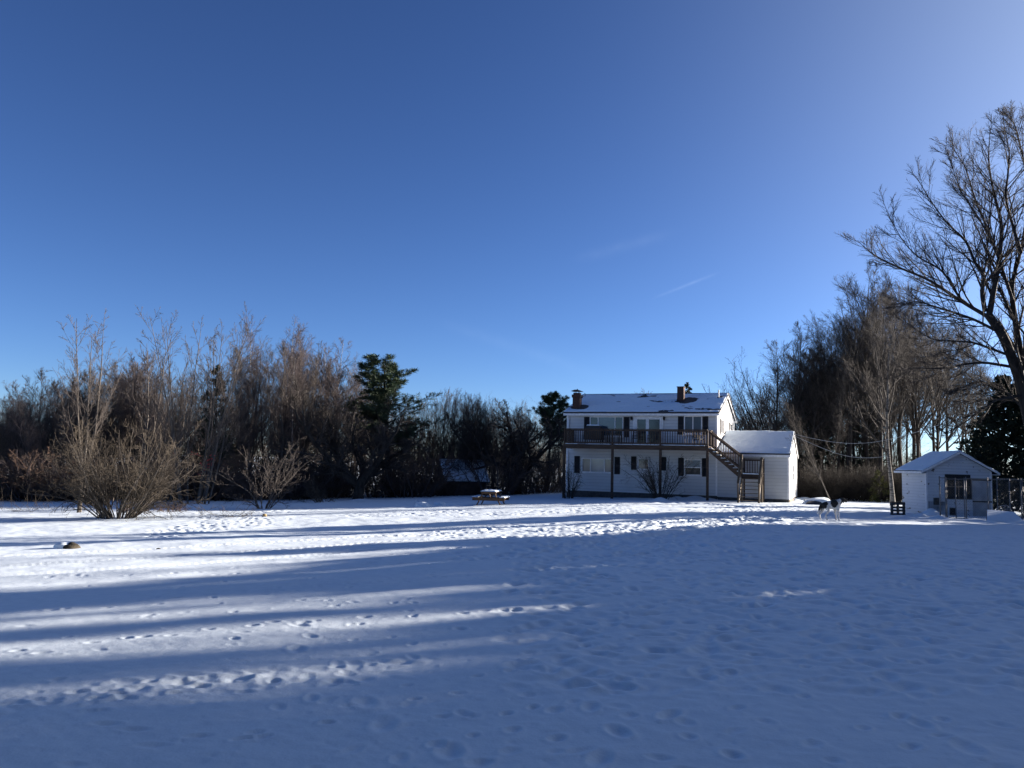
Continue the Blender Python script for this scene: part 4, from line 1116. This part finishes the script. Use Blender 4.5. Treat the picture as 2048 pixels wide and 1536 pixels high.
for px, y, top, key, lb in ((497, 43, 634, 'birch_a', 'white-barked birch standing leftmost of the high birches, just right of the spruce'), (566, 41, 632, 'birch_b', 'highest birch of the left wood with a full reddish crown'),
                            (604, 46, 640, 'birch_a', 'slender birch close behind and right of the highest birch'), (652, 42, 668, 'birch_c', 'two-stemmed birch on the right slope of the birch group'),
                            (692, 46, 715, 'birch_b', 'lowest birch, last of the group before the pine'), (585, 38, 700, 'birch_c', 'pale two-stemmed birch in front of the high birches')):
    plant('birch', key, wd(px, (y - 36) * 1.2), top, lb, 'tree', 'birches of the left wood')
plant('pine', 'pine_a', wd(778, 6), 706, 'bushy green pine rising behind the big apple tree', 'tree', wide=1.75)
plant('pine', 'pine_b', wd(1093, 5), 780, 'tufted green pine standing close to the left end of the house', 'tree', wide=1.35)
plant('spruce', 'spire', col(1376, 92), 762, 'tip of a dark spruce showing over the house roof beside the plain chimney', 'tree')
for px, top, lb in ((1282, 776, 'twig tips of a bare tree over the roof ridge left of the plain chimney'), (1300, 782, 'lower twig tips over the roof ridge, nearer to the plain chimney')):
    plant('bare_tree', 'sap_b', col(px, 95), top, lb, 'tree')
plant('shrub', 'shrub_house', col(1322, 48.2), 903, 'bare fan-shaped shrub growing before the middle of the house front', 'shrub', wide=1.15)
plant('shrub', 'shrub_thin', col(1137, 51.0), 918, 'thin bare shrub at the left corner of the house', 'shrub', wide=1.1)
# red berries on the tall many-stemmed tree
bb = MB(); br = np.random.default_rng(9)
for k in range(13):
    c = np.array([br.normal() * .8, br.normal() * .8, 1.6 + 1.7 * br.random()]) / t_multi.scale[0]; cl = br.integers(3, 7)
    for q in range(cl):
        e = c + br.normal(size=3) * .045; s = .016
        bb.add([e + [s, 0, 0], e + [-s, 0, 0], e + [0, s, 0], e + [0, -s, 0], e + [0, 0, s], e + [0, 0, -s]], [(0, 2, 4), (2, 1, 4), (1, 3, 4), (3, 0, 4), (2, 0, 5), (1, 2, 5), (3, 1, 5), (0, 3, 5)])
bo = bb.build('berries', M['berry'], t_multi); bo['kind'] = 'stuff'

# --- left: the massed wood (nothing tells these apart)
LB = 'bare tree of the left wood, one of many alike crowding behind the edge'
GL = 'bare trees massed in the left wood'
ex, ey = _ex, _ed
tops = [(-80, 800), (10, 790), (60, 742), (120, 745), (190, 720), (250, 700), (330, 690), (400, 745), (480, 665), (560, 665), (650, 690), (720, 730), (800, 765), (870, 765), (940, 778), (1000, 782), (1060, 800), (1130, 830)]
tx, ty = zip(*tops)
keys_l = ['birch_grey', 'hw_l', 'hw_m', 'sap_c', 'birch_grey', 'hw_l', 'birch_grey2', 'hw_m']
for k in range(132):
    px = tr.uniform(-90, 1128); y = np.interp(px, ex, ey) + 1 + 24 * tr.random() ** 1.1
    if 868 < px < 975: y = E_(px) + 1 + 6 * tr.random()
    top = np.interp(px, tx, ty) + abs(tr.normal()) * (26 if k % 2 else 60) + (4 if k % 3 else 0)
    key = keys_l[tr.integers(len(keys_l))]
    if px > 800: key = ['sap_a', 'sap_b', 'sap_c', 'sap_d', 'birch_grey2'][tr.integers(5)]
    plant('bare_tree', key, col(px, y), min(top, 905), LB, 'tree', GL, wide=1.0)
LS = 'slim upright bare sapling in the low row between the big apple tree and the house'
for k in range(34):
    px = tr.uniform(840, 1125) if k % 3 else tr.uniform(870, 985); y = np.interp(px, ex, ey) + 2 + 12 * tr.random()
    if 868 < px < 975: y = E_(px) + 1 + 5 * tr.random()
    plant('sapling', ['sap_a', 'sap_b', 'sap_c', 'sap_a'][tr.integers(4)], col(px, y), np.interp(px, tx, ty) + abs(tr.normal()) * 30 + 2, LS, 'sapling', 'saplings in the low row', wide=.8)
# brush along the foot of the wood
LBu = 'knee-high to head-high dark brush bush in the tangle along the left wood foot'
for k in range(95):
    px = tr.uniform(-90, 1128); y = np.interp(px, ex, ey) - 1.5 + 5 * tr.random()
    if 868 < px < 975: y += 1
    P = col(px, y)
    place('bush', ['bush_red', 'bush_dark', 'bush_dark', 'shrub_small'][tr.integers(4)], P, (1.6 + 2.0 * tr.random()) * (.42 if 850 < px < 985 else 1), RZ(), LBu, 'bush', 'brush along the left wood foot', wide=1.2)
for k, (px, top) in enumerate(((240, 800), (330, 815), (560, 800), (90, 830), (640, 815), (20, 835), (180, 805), (470, 810), (1010, 880), (850, 860))):
    plant('conifer', 'hemlock_b' if k % 2 else 'hemlock_a', col(px, np.interp(px, ex, ey) + 16 + 4 * (k % 3)), top, 'dark conifer buried in the left wood behind the bare trees', 'tree', 'dark conifers inside the left wood')

def stems_mass(name, n, area, h, r0, label, mat, seed, k=(7, 5), wobb=.06, spread=.2):
    """ground cover or far wood: upright stems with twigs as one mass"""
    r = np.random.default_rng(seed)
    B = np.array([area(r) for _ in range(n)])
    D = np.stack([r.normal(size=n) * spread, r.normal(size=n) * spread, np.ones(n)], 1)
    L = h * (.55 + .6 * r.random(n))
    P = sweep(r, B - [0, 0, .05], D, L, 8, wobb, .01); R = taper(np.full(n, r0) * (.6 + .7 * r.random(n)), np.full(n, .003), 8)
    a = sprout(r, (P, R, L), k[0], .15, .98, .6, lambda t: .12 + .25 * (1 - t), .6, 5, .1, .03, .004)
    pr = [tubes(P, R, 4), tubes(*a[:2], 3)]
    if k[1]:
        c = sprout(r, a, k[1], .1, .98, .6, lambda t: .3 + .3 * (1 - t), .6, 3, .12, .0, .0035); pr.append(tubes(*c[:2], 3))
    V, Q = join(pr); o = link(name, np_mesh(name, V, Q), mat)
    return tag(o, label, name.replace('_', ' '), None, 'stuff')
def area_left(r):
    px = r.uniform(-100, 1130); return col(px, np.interp(px, ex, ey) + 7 * r.random() ** 1.5 - .6)
stems_mass('undergrowth', 3000, area_left, 1.2, .007, 'tangled brown undergrowth along the foot of the left wood', M['dead'], 5, (5, 3), .12, .5)
def area_fern(r): return at(r.uniform(240, 372), r.uniform(1008, 1024))
stems_mass('dead_ferns', 420, area_fern, .38, .005, 'rusty dead ferns on the ground right of the large tan shrub', M['dead'], 6, (6, 3), .2, .9)
def area_far_left(r):
    px = r.uniform(-150, 1180); return col(px, E_(px) + r.uniform(26, 46))
stems_mass('far_wood', 620, area_far_left, 8.5, .05, 'dense bare wood far behind the left trees', M['twig_dark'], 8, (16, 6))
def area_far_right(r):
    px = r.uniform(1430, 2200); return col(px, r.uniform(100, 150))
stems_mass('far_wood', 420, area_far_right, 5.6, .06, 'low bare wood far off behind the right trees and shed', M['twig_brown'], 9, (14, 5))

# --- right: plants one can point at
hwl = [
    (1557, 66, 676, 'hw_d', 'slim dark bare tree standing nearest behind the house wing'), (1603, 64, 640, 'hw_b', 'bare tree right of the slim one behind the wing, rounded crown'),
    (1640, 66, 628, 'hw_a', 'bare tree above the snow heap with dense dark crown'), (1672, 64, 640, 'hw_b', 'bare tree behind the leaning birch foot'),
    (1702, 63, 556, 'hw_d', 'tall straight dark tree, left of the two tallest above the dog'), (1736, 64, 520, 'hw_b', 'tallest straight dark tree in the right wood, above the dog'),
    (1760, 62, 575, 'hw_d', 'thick dark trunk just left of the pale birch'), (1803, 65, 540, 'hw_a', 'dark bare tree just right of the pale birch'),
    (1838, 66, 560, 'hw_c', 'bare tree behind the shed roof left end with wide crown'), (1867, 68, 640, 'hw_d', 'bare trunk rising behind the shed ridge, left of a pair'),
    (1886, 69, 655, 'hw_b', 'bare trunk rising behind the shed ridge, right of a pair'), (1935, 72, 690, 'hw_c', 'thin bare tree seen through the big tree at the right edge'),
    (1620, 72, 690, 'hw_c', 'bare tree set back between the rounded and the dense dark crowns'), (1780, 74, 600, 'hw_c', 'bare tree set back behind the pale birch'), (1720, 75, 590, 'hw_a', 'bare tree set back between the two tallest dark trees')]
for px, y, top, key, lb in hwl: plant('bare_tree', key, col(px, y), top, lb, 'tree', 'dark hardwoods of the right wood')
LR = 'slender bare tree filling the right wood, one of many alike among the dark trunks'
for k in range(46):
    px = tr.uniform(1560, 1720) if k % 2 else tr.uniform(1600, 1830); y = tr.uniform(63, 80)
    plant('bare_tree', ['hw_b', 'hw_d', 'sap_c', 'hw_d', 'hw_a'][tr.integers(5)], col(px, y), np.interp(px, [1560, 1600, 1650, 1700, 1750, 1860], [735, 690, 670, 630, 610, 680]) + abs(tr.normal()) * 80, LR, 'tree', 'slender trees filling the right wood')
LE = 'bare tree thinly filling the sky gap between the right wood and the big edge tree'
for px, y, top, key in ((1822, 70, 590, 'hw_b'), (1850, 76, 600, 'hw_a'), (1872, 80, 640, 'hw_c'), (1900, 74, 655, 'hw_b'), (1920, 82, 640, 'hw_a'), (1948, 78, 690, 'hw_d'), (1970, 84, 670, 'hw_b'), (1838, 88, 650, 'hw_d')):
    plant('bare_tree', key, col(px, y), top, LE, 'tree', 'bare trees thinly filling the gap beside the big edge tree')
plant('bare_tree', 'leaner', col(1548, 70), 748, 'bare tree leaning far over towards the house roof behind the wing', 'tree', rz=0)
plant('bare_tree', 'leaner', col(1580, 74), 700, 'second leaning bare tree, right of and higher than the one bending to the house roof', 'tree', rz=.3)
plant('birch', 'hw_pale', at(1786, 1012), 556, 'pale-trunked birch with wide forks behind the pallet', 'tree', rz=2.2)
plant('birch', 'birch_thin', col(1664, 48), 770, 'thin pale birch leaning left over the snow heap', 'tree', tilt=(0, D2R(-23)), rz=0, wide=.7)
plant('birch', 'birch_thin', col(1662, 61), 720, 'thin birch leaning slightly left behind the lower leaning one', 'tree', tilt=(0, D2R(-9)), rz=2.0, wide=.7)
plant('conifer', 'spruce_yellow', at(1760, 1004), 938, 'small yellow-green conifer at the foot of the right wood', 'tree', wide=1.2)
for px, y, top, key, lb in ((1598, 66, 790, 'hemlock_a', 'dark conifer directly behind the right end of the wing'), (1640, 68, 750, 'hemlock_b', 'broad dark conifer behind the leaning thin birch'), (1688, 66, 740, 'hemlock_a', 'narrow dark conifer in the middle of the right wood'),
                            (1728, 66, 810, 'hemlock_b', 'low broad dark conifer behind the yellow-green one'), (1830, 66, 905, 'hemlock_b', 'low dark conifer left of the shed roof'),
                            (2012, 39.5, 745, 'hemlock_c', 'big dark conifer behind the kennel fence'), (2085, 39, 690, 'hemlock_c', 'tall dark conifer cut by the right picture edge'), (1962, 46, 860, 'hemlock_c', 'small dark conifer behind the right slope of the shed roof')):
    plant('conifer', key, col(px, y), top, lb, 'tree')
LBr = 'low dark brush bush in the tangle at the foot of the right wood'
for k in range(46):
    px = tr.uniform(1585, 1880); P = col(px, 55 + 8 * tr.random())
    place('bush', ['bush_shade', 'bush_shade', 'bush_shade'][tr.integers(3)], P, 1.2 + 1.8 * tr.random(), RZ(), LBr, 'bush', 'brush at the foot of the right wood', wide=1.2)
LM = 'middling bare tree in the gap between the house and the right wood'
for px, y, top in ((1470, 90, 828), (1500, 85, 800), (1525, 80, 770), (1490, 95, 830), (1545, 84, 735), (1515, 92, 790), (1535, 76, 760), (1480, 82, 815)):
    plant('bare_tree', 'hw_bush', col(px, y), top, LM, 'tree', 'bare trees in the gap beside the house')

# --- the big tree at the right edge, trunk and main limbs as they grow in the photograph
def big_tree():
    r = np.random.default_rng(123); dep = 35.5
    base = col(2078, dep)
    fx = lambda pts, dj: np.array([pxd(px, py, dep + dj * i + r.normal() * .12) for i, (px, py) in enumerate(pts)])
    lines = [
        ([(2078, 1012), (2070, 900), (2040, 758), (2007, 672), (1976, 629)], 0, .27, .17),
        ([(1978, 631), (1988, 578), (2000, 512), (2005, 446), (1988, 391), (1976, 325), (1980, 262)], .15, .13, .012),
        ([(1970, 622), (1962, 578), (1972, 551), (1949, 528), (1935, 481), (1898, 453), (1859, 399), (1832, 352)], -.2, .10, .01),
        ([(1984, 638), (1921, 602), (1859, 559), (1796, 535), (1750, 512), (1714, 481)], .3, .09, .008),
        ([(1935, 608), (1917, 594), (1886, 539), (1836, 516), (1804, 481), (1773, 422)], -.35, .06, .008),
        ([(2005, 668), (1945, 637), (1882, 617), (1835, 602), (1800, 610)], -.3, .07, .008),
        ([(2032, 735), (1960, 723), (1882, 738), (1828, 735), (1790, 742)], .25, .07, .008),
        ([(2022, 712), (1945, 684), (1866, 680), (1816, 650)], -.5, .06, .008),
        ([(2052, 790), (1990, 800), (1930, 845), (1880, 872)], .1, .06, .008),
        ([(2060, 830), (2000, 770), (1950, 762), (1900, 790)], .6, .06, .008),
        ([(2066, 860), (2050, 760), (2030, 640), (2020, 570), (2044, 500), (2060, 380), (2075, 260)], .25, .17, .015),
        ([(2050, 760), (2075, 640), (2100, 520), (2110, 380), (2090, 250)], -.3, .13, .012),
        ([(2025, 600), (1985, 480), (1950, 400), (1930, 330), (1900, 290)], .5, .07, .008),
        ([(2042, 505), (2010, 400), (2020, 310), (2006, 240)], -.3, .07, .008),
        ([(2062, 380), (2040, 290), (2030, 250), (2014, 228)], .3, .05, .008),
        ([(2000, 512), (1960, 440), (1920, 380), (1893, 300)], .35, .05, .007),
        ([(2090, 600), (2150, 500), (2190, 380)], .4, .09, .01)]
    tp, cp = [], []
    lim = []
    for i, (pts, dj, a, c) in enumerate(lines):
        Q = fx(pts, dj) - base; K = 22
        s = np.linspace(0, 1, len(Q)); t = np.linspace(0, 1, K)
        Q = np.stack([np.interp(t, s, Q[:, k]) for k in range(3)], 1)
        Q[1:-1] = (Q[:-2] + 2 * Q[1:-1] + Q[2:]) / 4; Q[1:-1] = (Q[:-2] + 2 * Q[1:-1] + Q[2:]) / 4
        if i == 0: Q[0, 2] = -.2
        P = Q[None]; R = taper(np.array([a]), np.array([c]), K)
        (tp if i in (0, 10) else cp).append(tubes(P, R, 9))
        if i: lim.append((P, R, np.linalg.norm(np.diff(Q, axis=0), axis=1).sum()))
    P = np.concatenate([l[0] for l in lim]); R = np.concatenate([l[1] for l in lim]); L = np.array([l[2] for l in lim])
    b = sprout(r, (P, R, np.minimum(L, 6.5)), 22, .1, .98, .62, lambda t: .14 + .30 * (1 - t), .5, 10, .06, .045, .011)
    c = sprout(r, b, 9, .12, .98, .54, lambda t: .22 + .34 * (1 - t), .55, 7, .07, .03, .0065)
    d = sprout(r, c, 6, .12, .98, .52, lambda t: .28 + .34 * (1 - t), .6, 5, .08, .02, .0046)
    o = empty('bare_tree', base, 0, 'largest bare tree, its thick limbs sweeping in from the right picture edge', 'tree')
    V, Q = join(tp); link('trunk', np_mesh('trunk', V, Q), M['bark_dark'], o)
    V, Q = join(cp + [tubes(*b[:2], 5), tubes(*c[:2], 4), tubes(*d[:2], 3)]); link('crown', np_mesh('crown', V, Q), M['twig_dark'], o)
big_tree()

# --- the grove to the right of the view that shades the foreground
gr = np.random.default_rng(31)
LG = 'tall tree of the grove beside the yard whose shadow falls across the foreground snow'
s_ = np.array([math.sin(AZ), math.cos(AZ)]); p_ = np.array([math.cos(AZ), -math.sin(AZ)])
def grove(key, v, u, H, wide=1.0):
    q = s_ * u + p_ * v
    place('conifer' if key[:2] in ('pi', 'he', 'sp', 'fi') else 'bare_tree', key, (q[0], q[1], float(T(*q))), H, gr.random() * 6.28, LG, 'tree', 'grove beside the yard', wide=wide)
rows = [('hemlock_b', -26, 38, 5.6, 1), ('hemlock_a', -28.6, 39, 5.8, 1), ('hemlock_b', -24.2, 37, 5.2, .8)]
# a low hedge of young conifers, then taller ones behind it
rows += [('fir', -20.6 + 1.1 * k, 40 + 1.5 * (k % 3), 7.7 + 1.0 * gr.random(), 1.15 if k % 2 else 1.05) for k in range(18)]
rows += [('fir', -20.0 + 1.6 * k, 47 + (k % 2), 9.3 + .8 * gr.random(), 1.15) for k in range(9)]
rows += [('fir', -14.7, 52, 20, .34), ('fir', -14.0, 55, 20, .30), ('hw_b', -12.6, 52, 17, .45), ('sap_c', -12.0, 55, 15, .6), ('fir', -11.2, 51, 18, .12), ('fir', -9.0, 52, 19, .18),
         ('hw_a', -7.9, 53, 16, .5), ('sap_c', -8.2, 56, 15, .6)]
rows += [('fir', -4.5 + 1.25 * k, 38 + 4 * (k % 2), 17 + 3 * gr.random(), .85 if k > 1 else .5) for k in range(11)]
rows += [('hw_d', -18.2, 60, 15, .5), ('hw_b', -20.6, 62, 15, .5), ('sap_a', -16.6, 58, 12, .6)]
rows += [('hw_b', -6.6, 46, 16, .45), ('fir', -7.25, 48, 18, .16), ('fir', -6.0, 49, 18, .30), ('hw_a', -8.3, 58, 19, .5), ('fir', -4.2, 47, 18, .55), ('fir', -3.0, 46, 18, .8)]
for key, v, u, H, wf in rows:
    grove(key, v, u, H, wf)
LW = 'tall dark conifer added unseen behind the viewpoint to block sky light over the yard'
for k in range(26):  # unseen conifers added to cut sky light and deepen the snow's shade
    az = D2R(115 + 140 * (k + .5) / 26 + tr.normal() * 3); rr = 16 + 7 * tr.random() + (6 if 240 < math.degrees(az) else 0)
    q = np.array([math.sin(az) * rr, math.cos(az) * rr])
    place('conifer', ['hemlock_a', 'hemlock_b', 'pine_c'][k % 3], (q[0], q[1], float(T(*q))), 19 + 5 * tr.random(), RZ(), LW, 'tree', 'added conifers behind the viewpoint', wide=1.25)
# ------------------------------------------------------------------ light
sd = Vector((math.sin(AZ) * math.cos(EL), math.cos(AZ) * math.cos(EL), math.sin(EL)))
ld = bpy.data.lights.new('sun', 'SUN'); ld.energy = 5.0; ld.angle = D2R(0.53); ld.color = (1.0, 0.89, 0.78)
sun = bpy.data.objects.new('sun', ld); C.objects.link(sun)
sun.rotation_euler = sd.to_track_quat('Z', 'Y').to_euler(); sun.location = (40, 40, 40)
w = bpy.data.worlds.new('World'); scene.world = w; w.use_nodes = True
nt = w.node_tree; bg = nt.nodes['Background']
sky = nt.nodes.new('ShaderNodeTexSky'); sky.sky_type = 'NISHITA'; sky.sun_disc = False
sky.sun_elevation = EL; sky.sun_rotation = AZ
sky.air_density = 1.0; sky.dust_density = 0.22; sky.ozone_density = 3.6; sky.altitude = 2800
gm = nt.nodes.new('ShaderNodeGamma'); gm.inputs['Gamma'].default_value = 1.22
ml = nt.nodes.new('ShaderNodeMixRGB'); ml.blend_type = 'MULTIPLY'; ml.inputs['Fac'].default_value = 1.0
ml.inputs['Color2'].default_value = (0.56, 0.53, 0.60, 1)
nt.links.new(sky.outputs[0], gm.inputs['Color']); nt.links.new(gm.outputs[0], ml.inputs['Color1']); 
# thin winter haze scatters sunlight forward: a broad pale aureole round the sun
geo = nt.nodes.new('ShaderNodeTexCoord'); dt = nt.nodes.new('ShaderNodeVectorMath'); dt.operation = 'DOT_PRODUCT'
nt.links.new(geo.outputs['Generated'], dt.inputs[0]); dt.inputs[1].default_value = sd
mxm = nt.nodes.new('ShaderNodeMath'); mxm.operation = 'MAXIMUM'; mxm.inputs[1].default_value = 0
pw = nt.nodes.new('ShaderNodeMath'); pw.operation = 'POWER'; pw.inputs[1].default_value = 6.0
nt.links.new(dt.outputs['Value'], mxm.inputs[0]); nt.links.new(mxm.outputs[0], pw.inputs[0])
au = nt.nodes.new('ShaderNodeMixRGB'); au.blend_type = 'ADD'; au.inputs['Color2'].default_value = (4.4, 4.7, 4.1, 1)
nt.links.new(pw.outputs[0], au.inputs['Fac']); nt.links.new(ml.outputs[0], au.inputs['Color1'])
# two faint high streaks of ice cloud, given by the directions of their ends
last = au.outputs[0]
def unit(px, py):
    d = Vector(tuple(float(c) for c in ray(px, py))); return d.normalized()
nz = nt.nodes.new('ShaderNodeTexNoise'); nz.inputs['Scale'].default_value = 60; nz.inputs['Detail'].default_value = 4
nt.links.new(geo.outputs['Generated'], nz.inputs['Vector'])
def mth(op, a, b=None):
    n = nt.nodes.new('ShaderNodeMath'); n.operation = op
    for i, q in enumerate((a, b)):
        if q is None: continue
        if isinstance(q, (int, float)): n.inputs[i].default_value = q
        else: nt.links.new(q, n.inputs[i])
    return n.outputs[0]
def dotn(v):
    n = nt.nodes.new('ShaderNodeVectorMath'); n.operation = 'DOT_PRODUCT'; n.inputs[1].default_value = v
    nt.links.new(geo.outputs['Generated'], n.inputs[0]); return n.outputs['Value']
for p0, p1, wdt, amp in (((1318, 592), (1425, 550), .0016, .5), ((1165, 515), (1330, 470), .006, .22), ((900, 650), (1180, 745), .007, .14)):
    a_, b_ = unit(*p0), unit(*p1); n_ = a_.cross(b_).normalized(); m_ = (a_ + b_).normalized(); ax = (b_ - a_).normalized(); hl = (b_ - a_).length / 2
    q1 = mth('DIVIDE', dotn(n_), wdt); q1 = mth('POWER', 2.718, mth('MULTIPLY', mth('MULTIPLY', q1, q1), -1.0))
    q2 = mth('DIVIDE', mth('SUBTRACT', dotn(ax), float(m_.dot(ax))), hl); q2 = mth('POWER', 2.718, mth('MULTIPLY', mth('POWER', mth('ABSOLUTE', q2), 4.0), -1.0))
    f_ = mth('MULTIPLY', mth('MULTIPLY', mth('MULTIPLY', q1, q2), mth('MULTIPLY', nz.outputs['Fac'], 1.6)), amp)
    mxx = nt.nodes.new('ShaderNodeMixRGB'); mxx.blend_type = 'ADD'; mxx.inputs['Color2'].default_value = (.55, .6, .6, 1)
    nt.links.new(f_, mxx.inputs['Fac']); nt.links.new(last, mxx.inputs['Color1']); last = mxx.outputs[0]
nt.links.new(last, bg.inputs['Color'])
bg.inputs['Strength'].default_value = 0.05
vs = scene.view_settings; vs.view_transform = 'Standard'; vs.look = 'None'; vs.gamma = 1; vs.exposure = 2.0
scene.cycles.max_bounces = 6; scene.cycles.diffuse_bounces = 3; scene.cycles.transparent_max_bounces = 4
